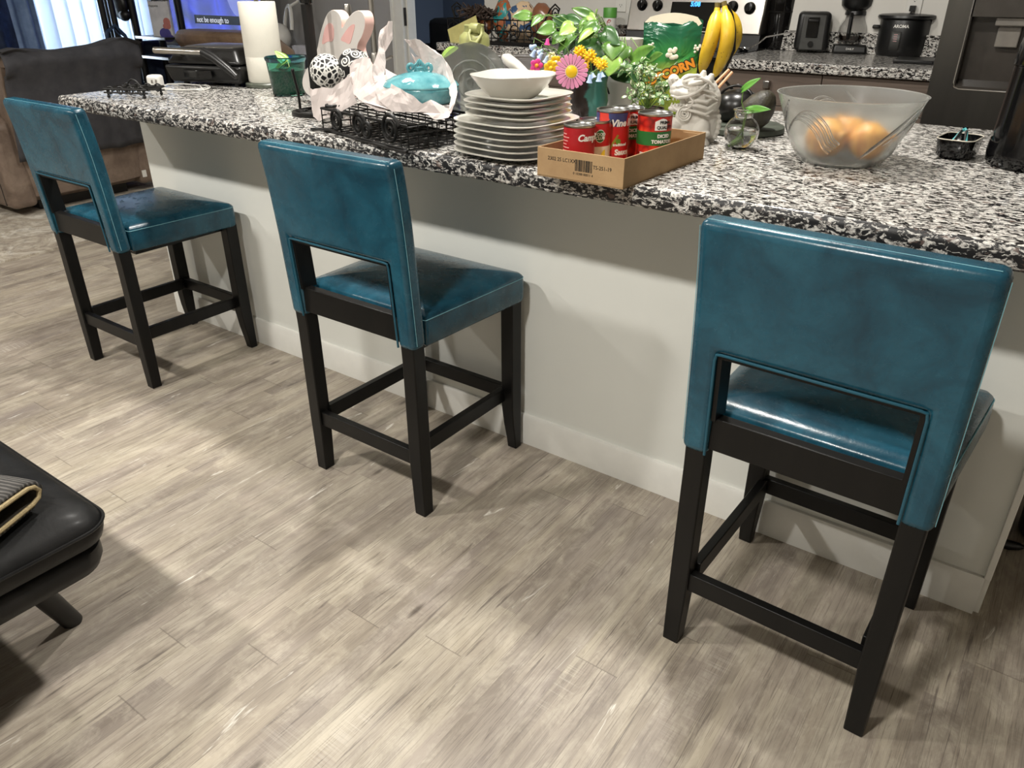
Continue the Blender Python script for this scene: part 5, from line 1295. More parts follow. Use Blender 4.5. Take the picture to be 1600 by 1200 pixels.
m.bounds((x0, .062, zb), (x1, .066, zt_)); m.bounds((x0, .002, zb), (x0 + .006, .062, zt_)); m.bounds((x1 - .006, .002, zb), (x1, .062, zt_)); m.bounds((x0, .002, zt_ - .17), (x1, .060, zt_)); obj('dispenser', m, plain('dark_grey_plastic', srgb(58, 54, 50), .25), fd)
m = M(); m.tube([(x0, -.001, zt_ - .0), (x0, -.001, zb + .022), (x0 + .006, -.001, zb + .006), (x0 + .022, -.001, zb), (x1 - .022, -.001, zb), (x1 - .006, -.001, zb + .006), (x1, -.001, zb + .022), (x1, -.001, zt_)], .0024, 6); obj('dispenser_trim', m, CHROME, fd)
m = M(); m.box((x0 + dw * .52, .036, zt_ - .185), (.10, .04, .03)); m.box((x0 + dw * .52, .045, zt_ - .235), (.075, .012, .075)); obj('paddle', m, plain('grey_paddle', srgb(120, 116, 110), .15), fd, bevel=.004)
m = M(); m.tube([(FW / 2 - .04, -.04, .6), (FW / 2 - .04, -.04, 1.6)], .012, 12); obj('handle', m, STEEL, fd)

# ---- things on the back counter, right of the stove
def at(px, py): q = P(px, py, z=KZ); return V((q.x, q.y, KZ + .0008))
VASE = plain('black_glossy_glass', srgb(18, 17, 17), .08)
c = at(1212, 77); t = thing('utensil_crock', 'tall glossy black crock between stove and toaster', 'crock', c); 
hh = .30; rb_ = .075
m = M(); m.lathe([(0, 0), (rb_ * .8, 0), (rb_ * .85, .005), (rb_ * 1.02, hh * .8), (rb_ * 1.05, hh), (rb_ * 1.0, hh), (rb_ * .95, hh * .8), (rb_ * .78, .01), (0, .008)], seg=40); obj('vessel', m, VASE, t)
m = M(); m.lathe([(rb_ * .95, hh * .62), (rb_ * .99, hh * .62), (rb_ * 1.0, hh * .64), (rb_ * .96, hh * .64)], seg=40); obj('band', m, BLACKM, t)
c = at(1192, 80); t = thing('steel_ladle', 'long thin steel ladle lying slanted before the black crock', 'ladle', c + V((-.07, -.1, 0)))
o0 = c + V((-.07, -.1, 0)); 
m = M(); m.lathe([(0, 0), (.02, .002), (.03, .012), (.032, .02), (.030, .02), (.02, .004), (0, .003)], seg=24); obj('bowl', m, CHROME, t)
m = M(); a0_ = P(1182, 68, y=o0.y) - o0; m.tube([(.028, 0, .018), a0_ + V((.01, 0, 0)), P(1197, 58, y=o0.y) - o0, P(1243, 49, y=o0.y + .02) - o0], [.003, .0035, .004, .005], 8); obj('handle', m, CHROME, t)
# toaster
c = at(1256, 82) + V((.0, .09, 0)); t = thing('toaster', 'black and grey toaster on the back counter, left of the coffee maker', 'toaster', c, R(18))
GREYP = plain('grey_plastic', srgb(66, 66, 64), .4)
m = M(); m.hexa([(-.085, -.125, .01), (.085, -.125, .01), (.085, .125, .01), (-.085, .125, .01)], [(-.08, -.115, .195), (.08, -.115, .195), (.08, .115, .195), (-.08, .115, .195)]); obj('body', m, BLACKP, t, bevel=.022, bseg=4)
m = M(); m.hexa([(-.060, -.130, .014), (.060, -.130, .014), (.060, -.12, .014), (-.060, -.12, .014)], [(-.056, -.121, .18), (.056, -.121, .18), (.056, -.11, .18), (-.056, -.11, .18)]); obj('front_plate', m, GREYP, t, bevel=.006)
m = M(); m.hexa([(-.034, -.134, .075), (.024, -.134, .075), (.024, -.125, .075), (-.034, -.125, .075)], [(-.034, -.1265, .17), (.024, -.1265, .17), (.024, -.118, .17), (-.034, -.118, .17)]); obj('lever_slot', m, BLACKG, t, bevel=.002)
m = M(); m.cyl((-.005, -.142, .045), (-.005, -.125, .045), .014); obj('dial', m, BLACKP, t)
m = M(); m.box((-.005, -.14, .155), (.05, .02, .012)); obj('lever', m, BLACKP, t, bevel=.003)
m = M(); m.bounds((-.055, -.09, .1945), (-.02, .09, .1965)); m.bounds((.02, -.09, .1945), (.055, .09, .1965)); obj('bread_slots', m, BLACKG, t)
# coffee maker
c = at(1318, 84) + V((.0, .09, 0)); t = thing('coffee_maker', 'black drip coffee maker with a glass carafe, on the back counter', 'coffee maker', c, R(16))
m = M(); m.hexa([(-.085, -.115, 0), (.085, -.115, 0), (.085, .115, 0), (-.085, .115, 0)], [(-.08, -.105, .045), (.08, -.105, .045), (.08, .11, .045), (-.08, .11, .045)]); obj('base', m, BLACKP, t, bevel=.012, bseg=3)
m = M(); m.bounds((-.08, .045, .046), (.08, .11, .34)); obj('tower', m, BLACKP, t, bevel=.012)
m = M(); m.lathe([(0, .205), (.055, .205), (.075, .225), (.08, .26), (.08, .34), (.075, .345), (0, .345)], (0, -.02, 0), 36); obj('brew_head', m, BLACKP, t)
m = M(); m.lathe([(.04, .052), (.066, .06), (.074, .09), (.068, .13), (.05, .165), (.048, .185), (.045, .185), (.047, .165), (.064, .13), (.07, .09), (.062, .063), (0, .056)], (0, -.035, 0), 36, cap=False); cf = obj('carafe', m, CLEAR, t)
m = M(); m.lathe([(0, .058), (.06, .064), (.068, .085), (0, .085)], (0, -.035, 0), 32); obj('coffee', m, plain('coffee', srgb(40, 20, 10), .1), cf)
m = M(); m.lathe([(.049, .18), (.053, .184), (.05, .2), (0, .203)], (0, -.035, 0), 32); m.tube([(-.02, -.085, .185), (-.02, -.125, .17), (-.02, -.128, .10), (-.02, -.105, .075)], .010, 8); obj('carafe_handle', m, BLACKP, cf)
text('lettering', 'DAILY', .014, WHITEI, t, frame((0, -.1125, .024), (1, 0, 0), (0, .22, 1)), .0003)
# rice cooker
c = at(1400, 88) + V((.0, .07, 0)); t = thing('rice_cooker', 'round black rice cooker with lid on the back counter, nearest the fridge', 'cooker', c, R(10)); rr0 = .120
m = M(); m.lathe([(0, 0), (rr0 * .9, 0), (rr0 * .96, .008), (rr0, .05), (rr0, .165), (rr0 * .98, .17), (0, .17)], seg=48); bd_ = obj('body', m, BLACKP, t)
m = M(); m.lathe([(0, .171), (rr0 * 1.1, .171), (rr0 * 1.14, .176), (rr0 * 1.12, .186), (rr0 * 1.0, .190), (rr0 * .5, .194), (0, .196)], seg=48); obj('lid', m, BLACKP, t)
for sx in (-1, 1): m = M(); m.box((sx * (rr0 + .014), 0, .13), (.036, .05, .018)); obj('handle', m, BLACKP, t, bevel=.006)
text('lettering', 'AROMA', .020, WHITEI, bd_, Matrix.Rotation(R(-8), 4, 'Z') @ Matrix.Translation((0, 0, .138)), .0003, rr0 + .0006, weight=.0004)
m = M()
for a_ in range(8): pass
m.grid(lambda u, v: ((rr0 + .0035) * math.sin(R(-26 + 22 * u)), -(rr0 + .0035) * math.cos(R(-26 + 22 * u)), .03 + .085 * v), 6, 2); cp = obj('control_panel', m, GREYP, bd_, solid=.003)
m = M()
for k in range(4): m.grid(lambda u, v: ((rr0 + .0056) * math.sin(R(-19 + 8 * u)), -(rr0 + .0056) * math.cos(R(-19 + 8 * u)), .070 + .010 * k + .003 * v), 2, 1)
obj('button_marks', m, plain('pink_marks', srgb(196, 150, 150), .5), cp)
# flat black tray between cooker and fridge
c = at(1428, 98) + V((0, .02, 0)); m = M(); m.box((0, 0, .008), (.17, .2, .016)); o = tag(obj('flat_tray', m, BLACKP, bevel=.004), 'flat black slab lying on the back counter in front of the rice cooker', 'tray'); o.location = c; o.rotation_euler = (0, 0, R(5))
# outlets
def outlet(px, py, label, plug):
    q = P(px, py, y=YB); t = thing('wall_outlet', label, 'outlet', (q.x, YB, q.z))
    m = M(); m.bounds((-.036, -.007, -.058), (.036, -.0005, .058)); obj('cover_plate', m, WHITEP, t, bevel=.002)
    m = M()
    for z in (-.02, .02):
        m.bounds((-.008, -.0078, z - .004), (-.006, -.0069, z + .005)); m.bounds((.006, -.0078, z - .004), (.008, -.0069, z + .005)); m.cyl((0, -.0078, z - .009), (0, -.0069, z - .009), .0025, seg=10)
    obj('sockets', m, BLACKI, t)
    if plug:
        m = M(); m.box((0, -.02, -.02), (.026, .026, .026)); m.tube([(0, -.03, -.03), (-.01, -.03, -.055), (-.025, -.02, -.085), (-.03, .0 - .02, -.11)], .004, 6); o = tag(obj('power_plug', m, BLACKP, bevel=.003), 'black plug with lead in the wall outlet above the rice cooker', 'plug'); o.location = (q.x, YB - .001, q.z)
outlet(971, 2, 'white wall outlet left of the stove, above the green-capped shaker', False); outlet(1429, 6, 'white wall outlet above the rice cooker, with a black plug in it', True)

# ---- left of the stove
c = V((P(954, 50, y=2.78).x - .01, 2.78, KZ + .0008)); q = P(954, 42, y=c.y); hs_ = q.z - KZ; ht = P(954, 12, y=c.y).z - KZ
t = thing('spice_shaker', 'white spice shaker with green cap and red swirl mark, on the back counter', 'shaker', c); rs_ = (P(963, 30, y=c.y) - P(945, 30, y=c.y)).length / 2
m = M(); m.lathe([(0, 0), (rs_, 0), (rs_, ht * .70), (rs_ * .98, ht * .72), (0, ht * .72)], seg=32); b_ = obj('bottle', m, WHITEP, t)
m = M(); m.lathe([(0, ht * .722), (rs_ * 1.04, ht * .722), (rs_ * 1.04, ht * .985), (rs_, ht), (0, ht)], seg=32); obj('cap', m, plain('green_cap', srgb(86, 152, 62), .4), t)
fa_ = math.atan2(CAM.x - c.x, -(CAM.y - c.y))
z_ = P(951, 33, y=c.y).z - KZ
def onb(a, z): return V(((rs_ + .0006) * math.sin(fa_ + a / rs_), -(rs_ + .0006) * math.cos(fa_ + a / rs_), z))
m = M(); m.tube([onb(-.004 + .011 * (1 - .65 * i / 40) * math.cos(2 * PI * 1.6 * i / 40), z_ + .011 * (1 - .65 * i / 40) * math.sin(2 * PI * 1.6 * i / 40)) for i in range(41)], .0016, 5); m.tube([onb(-.015, z_ + .0), onb(-.015, z_ - .016)], .002, 5); obj('swirl_mark', m, plain('red_mark', srgb(176, 60, 56), .4), b_)
m = M(); m.tube([onb(-.016, z_ - .021), onb(.010, z_ - .021)], .0016, 5); m.tube([onb(-.016, z_ - .027), onb(.012, z_ - .027)], .0009, 5); obj('small_print', m, BLACKI, b_)
for i, px in enumerate((971,)):
    c = V((-2.52, 2.83, KZ + .0008)); m = M(); m.lathe([(0, 0), (.028, 0), (.03, .004), (.03, .07), (.026, .078), (.026, .082), (.024, .082), (.027, .068), (.027, .006), (0, .005)], seg=28); t = thing('spice_jar', ('small glass spice jar beside the green-capped shaker', 'small glass spice jar next to the stove, right of its twin')[i], 'jar', c); obj('glass', m, CLEAR, t)
    m = M(); m.lathe([(0, .083), (.029, .083), (.029, .1), (0, .101)], seg=28); obj('lid', m, STEELD, t)
    m = M(); m.lathe([(0, .0062), (.026, .0062), (.026, .05), (0, .052)], seg=24); obj('spice', m, plain('brown_spice', srgb(70, 52, 40), .9), t)
# wrought wire basket with snack bags and cords
bc2 = V((P(826, 62, z=KZ).x, 2.50, KZ + .0008)); t = thing('scroll_basket', 'brown wrought wire basket with curled handles, left end of the back counter', 'basket', bc2)
bw2, bd2 = .34, .13
m = M()
for z in (.008, .07, .13): m.tube([(-bw2, -bd2, z), (bw2, -bd2, z), (bw2, bd2, z), (-bw2, bd2, z)], .004, 6, cyc=True)
for i in range(15):
    x = -bw2 + 2 * bw2 * i / 14; m.tube([(x, -bd2, .13), (x, -bd2, .008), (x, bd2, .008), (x, bd2, .13)], .0028, 6)
obj('wire_frame', m, BLACKM, t)
for i in range(6):
    x = -bw2 + .05 + .116 * i; m = M(); m.tube(spiral((x, -bd2 - .008, .07), (1, 0, 0), (0, 0, 1), .05, .01, 1.5, 36, i), .004, 6); obj('scroll', m, BLACKM, t)
for sx in (-1, 1): m = M(); m.tube([(sx * bw2, -.06, .13), (sx * (bw2 + .03), -.05, .19), (sx * (bw2 + .03), .0, .215), (sx * (bw2 + .03), .05, .19), (sx * bw2, .06, .13)], .005, 8); m.tube(spiral((sx * (bw2 + .03), 0, .16), (0, 1, 0), (0, 0, 1), .04, .008, 1.4, 30), .004, 6); obj('handle', m, BLACKM, t)
def sack(label, x, y, z, sx, sy, sz, mats, rz=0, seed=0, tilt=0):
    m = M(); m.ball((0, 0, 0), (sx, sy, sz), 28, 18)
    for v in m.bm.verts: v.co += v.co.normalized() * (.20 * sx) * (noise.noise(v.co * 14 + V((seed, 0, 0))) + .5 * noise.noise(v.co * 40))
    m.xf(Matrix.Rotation(tilt, 4, 'Y')); o = tag(obj('snack_bag', m, mats, smooth=50), label, 'bag', 'snack bags in the wire basket'); o.location = bc2 + V((x, y, z)); o.rotation_euler = (0, 0, rz)
def print_mat(name, cols, sc):
    q = N(name); co = q.coord(); q.base(q.ramp(q.noise(co, sc, 2, .5, .8), [(.25 + .5 * i / (len(cols) - 1), c) for i, c in enumerate(cols)], 'CONSTANT'), .25); return q.m
sack('rust red wrapped snack bag in the left part of the wire basket', -.20, .0, .085, .10, .075, .065, print_mat('rust_wrapper', [srgb(96, 54, 36), srgb(128, 76, 44), srgb(70, 48, 36)], 16), .2, 1)
sack('teal and orange snack bag standing in the middle of the wire basket', -.03, .03, .13, .07, .05, .11, print_mat('teal_orange_wrapper', [srgb(160, 92, 56), srgb(46, 140, 140), srgb(186, 120, 72)], 18), -.3, 4)
sack('blue and cream printed snack bag in the wire basket, behind the vine leaf', .12, .02, .12, .10, .07, .10, print_mat('blue_cream_wrapper', [srgb(58, 84, 118), srgb(206, 180, 148), srgb(90, 60, 50), srgb(60, 82, 112)], 17), .4, 7)
sack('brown paper-like snack bag at the right end of the wire basket', .27, .02, .12, .075, .06, .105, print_mat('brown_wrapper', [srgb(128, 84, 60), srgb(150, 104, 76)], 12), 0, 9)
m = M(); random.seed(21)
pts = []
for i in range(60): pts.append(V((-.26 + .0038 * i * .9 + .06 * math.sin(i * 1.7), -.05 + .05 * math.cos(i * 1.3), .165 + .035 * math.sin(i * 2.3) + .018 * math.cos(i * 3.1))))
m.tube(pts, .006, 6); o = tag(obj('twisted_cords', m, plain('dark_brown_cord', srgb(56, 42, 34), .7)), 'tangle of dark brown cords heaped on the left of the wire basket', 'cord'); o.location = bc2
c = V((bc2.x - .18, 2.33, KZ + .0008)); m = M(); m.box((0, 0, 0), (.22, .004, .12)); o = tag(obj('yellow_card', m, plain('yellow_card', srgb(196, 188, 120), .6)), 'pale yellow card leaning on the front of the wire basket', 'card'); o.location = c + V((0, -.0, .055)); o.rotation_euler = (R(-12), R(-22), R(8))
for ky, lb_, w2, mt in ((.0, 'black board lying under the right half of the wire basket', .5, BLACKG),):
    m = M(); m.box((0, 0, .011), (w2, .16, .022)); o = tag(obj('dark_board', m, mt, bevel=.003), lb_, 'board'); o.location = (bc2.x + .12, 2.335, KZ + .001)
# ================================================================== living area, left and beyond
# rug
RUG = N('faded_beige_rug'); co = RUG.coord(); n1 = RUG.noise(co, 5, 6, .7, 1.2); n2 = RUG.noise(co, 22, 5, .7)
c_ = RUG.ramp(n1, [(.35, srgb(138, 126, 112)), (.5, srgb(176, 166, 150)), (.62, srgb(206, 200, 188))]); c_ = RUG.mix(RUG.math('MULTIPLY', RUG.ramp(n2, [(.5, (0, 0, 0)), (.62, (1, 1, 1))]), .5), c_, srgb(120, 112, 104)); RUG.base(c_, .95); RUG.bump(RUG.noise(co, 300, 2), .4, .003); RUG = RUG.m
m = M(); m.bounds((-6.7, -2.6, .0005), (-4.40, 2.3, .011)); tag(obj('area_rug', m, RUG), 'faded beige patterned area rug under the recliners', 'rug')

def recliner(label, x, y, w, h, d, mat, rz, nm='recliner'):
    """chair seen from behind: local +y is the front"""
    t = thing(nm, label, 'armchair', (x, y, .0115), rz)
    m = M(); m.bounds((-w / 2 + .13, -d / 2 + .10, .06), (w / 2 - .13, d / 2 - .02, .42)); obj('base', m, mat, t, bevel=.03, bseg=3)
    m = M(); m.bounds((-w / 2 + .15, -d / 2 + .22, .425), (w / 2 - .15, d / 2, .53)); obj('seat_cushion', m, mat, t, bevel=.045, bseg=4)
    m = M(); rings = []
    for z, y0, y1, k in ((.10, -d / 2 + .04, -d / 2 + .22, .92), (.35, -d / 2 + .02, -d / 2 + .25, .96), (.6, -d / 2 - .02, -d / 2 + .24, 1), (.85, -d / 2 - .09, -d / 2 + .17, 1), (h - .06, -d / 2 - .15, -d / 2 + .09, .97), (h, -d / 2 - .14, -d / 2 + .04, .88)):
        ww = (w / 2 - .10) * k; rings.append([(-ww, y0, z), (-ww * .6, y0 - .03, z), (0, y0 - .04, z), (ww * .6, y0 - .03, z), (ww, y0, z), (ww, y1, z), (0, y1 + .03, z), (-ww, y1, z)])
    m.loft(rings); obj('backrest', m, mat, t, bevel=.04, bseg=3)
    for sx in (-1, 1):
        m = M(); x0, x1 = sorted((sx * (w / 2 - .155), sx * (w / 2)))
        prof = [(-d / 2 + .02, .05), (d / 2 - .03, .05), (d / 2, .12), (d / 2, .50), (d / 2 - .06, .58), (-d / 2 + .12, .60), (-d / 2 + .02, .54)]
        m.prism([(x0, a, b) for a, b in prof], (0, 0, 0), (x1 - x0, 0, 0)); ar = obj('arm', m, mat, t, bevel=.035, bseg=3)
        m = M(); m.tube([(sx * (w / 2 + .0005), a, b) for a, b in ((-d / 2 + .10, .07), (-d / 2 + .12, .52), (d / 2 - .08, .52))], .003, 6); obj('seam', m, BLACKI, ar)
    m = M(); m.bounds((-w / 2 + .2, -d / 2 + .15, 0), (w / 2 - .2, d / 2 - .1, .058)); obj('mechanism', m, BLACKP, t)
    return t
rc = recliner('taupe leather recliner seen from behind, with a dark grey throw over its back', -5.58, .74, .98, .90, .92, TAUPE, R(90))
m = M(); m.box((.36, -.44, .12), (.03, .003, .045)); obj('white_tag', m, WHITEP, rc)
# throw over the recliner's back, in the chair's own frame
def throwp(u, v):
    x = (u - .5) * .80
    path = [(-.49, .30), (-.54, .50), (-.58, .72), (-.64, .85), (-.61, .915), (-.50, .915), (-.37, .86), (-.27, .80), (-.21, .60)]
    s_ = v * (len(path) - 1); k = min(int(s_), len(path) - 2); f = s_ - k; y = path[k][0] * (1 - f) + path[k + 1][0] * f; z = path[k][1] * (1 - f) + path[k + 1][1] * f
    cx = abs(u - .5) * 2
    z -= .035 * max(0, cx - .78) / .22 * (.3 < v < .8); y += .03 * cx ** 3 * (1 if v < .5 else -1)
    w_ = .010 * math.sin(u * 23 + v * 3) * (1 - v) + .012 * noise.noise(V((u * 5, v * 3, 2)))
    z += .035 * math.sin(u * 5.0 + 2.6) * (v > .4) * (1 - abs(v - .5) * 2)
    return (x, y - .022 - abs(w_), z + w_ * .5 + .026)
m = M(); m.grid(throwp, 40, 40); tv = obj('throw_blanket', m, THROW, None, smooth=60, solid=.006); tag(tv, 'dark grey throw draped over the back of the taupe recliner', 'blanket'); tv.location = rc.location; tv.rotation_euler = rc.rotation_euler
rc2 = recliner('tan armchair beyond the counter in front of the television, seen from behind', -4.98, 2.12, 1.06, .97, .62, TAN, R(4), 'armchair')

# curtain and blinds
NAVY = cloth_mat('navy_curtain', srgb(24, 34, 56), srgb(44, 60, 92)); NAVYL = cloth_mat('blue_curtain', srgb(104, 128, 166), srgb(134, 158, 194))
def drape(name, label, y0, y1, mat, amp, nw, x=-6.86):
    m = M(); m.grid(lambda u, v: (x + amp * math.sin(u * nw * 2 * PI) + .01 * math.sin(v * 5 + u * 9), y0 + (y1 - y0) * u, .03 + 2.25 * v), 90, 14); return tag(obj(name, m, mat, smooth=60, solid=.004), label, 'curtain')
drape('window_curtain', 'dark navy curtain at the far left, behind the recliner', .25, 1.27, NAVY, .035, 6, -6.80)
drape('window_curtain', 'blue grey curtain panel between the navy curtain and the white blinds', 1.235, 1.43, NAVYL, .02, 2, -6.755)
m = M(); m.tube([(-6.80, .3, 2.32), (-6.80, 2.75, 2.32)], .014, 12); m.ball((-6.80, .3, 2.32), .03); m.ball((-6.80, 2.75, 2.32), .03); tag(obj('curtain_rod', m, BLACKM), 'black curtain rod above the blinds', 'curtain rod')
BLIND = N('translucent_blind'); BLIND.base((.80, .84, .90, 1), .6); tr = BLIND.t.nodes.new('ShaderNodeBsdfTranslucent'); tr.inputs[0].default_value = (.86, .92, 1, 1); mx = BLIND.t.nodes.new('ShaderNodeMixShader'); mx.inputs[0].default_value = .55
out_ = [n for n in BLIND.t.nodes if n.type == 'OUTPUT_MATERIAL'][0]; BLIND.t.links.new(BLIND.b.outputs[0], mx.inputs[1]); BLIND.t.links.new(tr.outputs[0], mx.inputs[2]); BLIND.t.links.new(mx.outputs[0], out_.inputs[0]); BLIND = BLIND.m
t = thing('vertical_blind', 'white vertical blinds glowing with daylight in the window at the left', 'blind', (-6.955, 0, 0))
m = M(); m.bounds((-.03, 1.36, 2.23), (.03, 2.52, 2.28)); obj('head_rail', m, WHITEP, t)
for i in range(9):
    y = 1.46 + .122 * i; m = M(); rz_ = (R(58) if y < 1.8 else R(78)); rt = Matrix.Rotation(rz_, 3, 'Z')
    m.grid(lambda u, v: (rt @ V(((u - .5) * .128, .006 * math.sin(u * PI), 0))) + V((0, y, .12 + 2.1 * v)), 4, 1); obj('slat', m, BLIND, t, solid=.0015)

# stands behind the recliner
t = thing('floor_pole', 'black double pole stand with a blue strap behind the recliner, before the blinds', 'stand', (-6.2, 1.64, .0115))
m = M(); m.tube([(0, 0, .02), (0, 0, 1.75)], .022, 12); m.tube([(.0, .075, .02), (.0, .075, 1.75)], .022, 12); m.tube([(0, .037, .02), (0, .037, 1.75)], .010, 10); obj('poles', m, BLACKM, t)
m = M(); m.lathe([(0, 0), (.13, 0), (.13, .02), (.05, .03), (0, .03)], (0, .037, 0), 36); obj('base', m, BLACKM, t)
m = M(); m.tube([(.03, -.03, .66), (.034, -.045, .82), (.036, -.02, .93), (.036, .05, .97), (.036, .11, .90), (.036, .15, .80)], .013, 8); m.tube([(.036, -.04, .90), (.04, .03, .955), (.04, .10, .86), (.04, .14, .78)], .006, 6); obj('strap', m, plain('blue_strap', srgb(44, 62, 88), .6), t)
t = thing('shelf_stand', 'black metal stand with narrow steel-edged shelves and hanging cords, left of the television', 'shelf', (-6.20, 2.02, .0115))
zz_ = lambda px, py: P(px, py, y=1.9).z - .0115
m = M()
for x, y in ((-.08, -.10), (.22, .10), (-.08, .10)): m.tube([(x, y, 0), (x, y, 1.65)], .028, 10)
obj('posts', m, BLACKM, t)
for z in (.20, .50, zz_(245, 92), zz_(250, 62)):
    m = M(); m.bounds((-.10, -.12, z), (.32, .12, z + .014)); sh = obj('shelf_board', m, BLACKP, t); m = M(); m.bounds((-.10, -.126, z - .002), (.32, -.1205, z + .016)); obj('steel_edge', m, STEEL, sh)
m = M(); m.ball((-.17, -.15, zz_(212, 6)), (.10, .05, .11), 20, 12); m.ball((-.12, -.15, zz_(222, 24)), (.055, .04, .045), 16, 10); m.ball((-.20, -.15, zz_(208, -6)), (.05, .04, .05), 16, 10); obj('camera_bundle', m, BLACKP, t)
m = M(); m.tube([(-.17, -.19, zz_(216, 16)), (-.19, -.19, zz_(217, 35)), (-.17, -.19, zz_(221, 52)), (-.13, -.17, zz_(228, 60))], .006, 6); obj('hanging_cord', m, BLACKP, t)
q = P(253, 34, y=1.98); m = M(); w_, h_ = .17, .245; q.z = zz_(250, 62) + .0115 + .0145 + h_ / 2
m.bounds((-w_ / 2, -.012, -h_ / 2), (w_ / 2, .012, h_ / 2))
CRD = N('printed_card'); co = CRD.coord(); CRD.base(CRD.ramp(CRD.noise(co, 9, 3), [(.4, srgb(186, 184, 186)), (.6, srgb(206, 204, 204))]), .5); CRD = CRD.m
t = thing('picture_box', 'pale grey printed box with small flower picture on the black stand', 'box', q, R(22)); obj('carton', m, CRD, t, bevel=.002)
m = M()
for i, (x, z, r_) in enumerate(((.05, -.02, .03), (.055, -.045, .025), (.03, -.05, .02))): m.ball((x, -.0125, z), (r_, .001, r_), 14, 8)
obj('flower_picture', m, plain('coral_print', srgb(176, 106, 96), .5), t)
m = M(); m.ball((.02, -.0125, -.10), (.05, .001, .04), 16, 8); m.ball((.04, -.0125, -.13), (.05, .0012, .03), 16, 8); obj('flower_picture', m, plain('violet_print', srgb(66, 60, 130), .5), t)
text('lettering', 'How the World', .024, BLACKI, t, frame((-.085, -.0128, .125), (1, 0, 0), (0, 0, 1)), .0003, align='LEFT'); text('lettering', 'Happens', .024, BLACKI, t, frame((-.085, -.0128, .09), (1, 0, 0), (0, 0, 1)), .0003, align='LEFT')
# dark blue side chair
t = thing('side_chair', 'dark blue upholstered chair back between the recliner and the black stand', 'chair', (-6.5, 2.0, .0115), R(76))
m = M(); m.hexa([(-.22, -.05, .48), (.22, -.05, .48), (.22, .03, .48), (-.22, .03, .48)], [(-.20, -.14, .84), (.20, -.14, .84), (.20, -.08, .84), (-.20, -.08, .84)]); obj('backrest', m, cloth_mat('slate_blue_cloth', srgb(44, 54, 74), srgb(60, 72, 94)), t, bevel=.03, bseg=3)
m = M(); m.bounds((-.20, -.04, .40), (.20, .30, .475)); obj('seat', m, cloth_mat('slate_blue_cloth_seat', srgb(44, 54, 74), srgb(60, 72, 94)), t, bevel=.02)
for x in (-.17, .17):
    for y in (-.02, .27): m = M(); m.cyl((x, y, 0), (x, y, .40), .016, .02); obj('leg', m, BLKWOOD, t)

# media console, television, headset
t = thing('media_console', 'long low dark media console along the far wall under the television', 'console', (-5.85, 2.68, 0))
m = M(); m.bounds((-1.05, -.2, .08), (1.05, .215, .755)); obj('body', m, plain('dark_console', srgb(38, 36, 36), .45), t, bevel=.004)
m = M(); m.bounds((-1.07, -.215, .7555), (1.07, .22, .78)); obj('top_board', m, plain('dark_console_top', srgb(46, 44, 44), .4), t, bevel=.003)
m = M(); m.bounds((-1.0, -.18, 0), (1.0, .2, .08)); obj('plinth', m, BLACKP, t)
tz0 = .84; tx0, tx1 = P(263, 0, y=2.6).x, P(408, 0, y=2.6).x
t = thing('television', 'flat television showing a blue picture with captions, beyond the counter end', 'television', ((tx0 + tx1) / 2, 2.60, .781)); tw2 = (tx1 - tx0) / 2
m = M(); m.bounds((-tw2, 0, .055), (tw2, .045, .78)); obj('case', m, BLACKP, t, bevel=.004)
m = M(); m.bounds((-.25, -.07, 0), (.25, .12, .012)); m.bounds((-.04, .01, .01), (.04, .04, .08)); obj('foot', m, BLACKP, t)
SCR = N('blue_screen_picture'); co = SCR.coord(); sp = SCR.n('SeparateXYZ'); SCR.set(sp.inputs[0], co)
nn_ = SCR.noise(co, 2.4, 2, .5, .6)
cc_ = SCR.ramp(nn_, [(.3, srgb(14, 18, 60)), (.45, srgb(36, 44, 168)), (.55, srgb(52, 64, 214)), (.68, srgb(20, 24, 70))])
SCR.base((0, 0, 0, 1), .2); SCR.set(SCR.b.inputs['Emission Color'], cc_); SCR.b.inputs['Emission Strength'].default_value = 1.0
m = M(); m.bounds((-tw2 + .012, -.0015, .07), (tw2 - .012, -.0002, .768)); scr = obj('screen', m, SCR.m, t)
zc_ = P(345, 32, y=2.598).z - .781; xc_ = P(345, 32, y=2.598).x - (tx0 + tx1) / 2
m = M(); m.bounds((xc_ - .36, -.0025, zc_ - .030), (xc_ + .36, -.0016, zc_ + .036)); obj('caption_band', m, BLACKI, scr)
text('caption', 'not be enough to', .062, emit('caption_white', (.8, .8, .84, 1), .9), scr, frame((xc_ - .33, -.003, zc_), (1, 0, 0), (0, 0, 1)), .0004, align='LEFT')
m = M(); m.ball((xc_ + .28, -.0018, zc_ + .22), (.16, .0008, .2), 20, 10); m.ball((xc_ + .28, -.0018, zc_ + .45), (.08, .0008, .10), 20, 10); obj('pale_figure', m, emit('screen_pale', srgb(120, 130, 210), .9), scr)
q = P(438, 74, y=2.56); t = thing('headset', 'white headset with black face pad and strap on the dark console', 'headset', (q.x + .01, 2.56, .7808), R(-25)); t.scale = (1.4, 1.4, 1.4)
k_ = 1.0
m = M(); m.ball((0, 0, .075), (.085, .06, .072), 24, 14); obj('shell', m, WHITEP, t)
m = M(); m.ball((-.012, -.035, .072), (.064, .045, .056), 24, 14); obj('face_pad', m, BLACKP, t)
m = M(); m.tube([(.075 * math.cos(a), .05 + .02 * math.sin(a), .10 + .13 * math.sin(a)) for a in arc(16, .1, PI - .1)], .011, 8); m.tube([(0, .07, .225), (.0, .12, .25), (-.02, .15, .29)], .008, 6); obj('strap', m, WHITEP, t)
m = M(); m.box((.0, .0, .002), (.12, .1, .004)); obj('cradle', m, WHITEP, t)
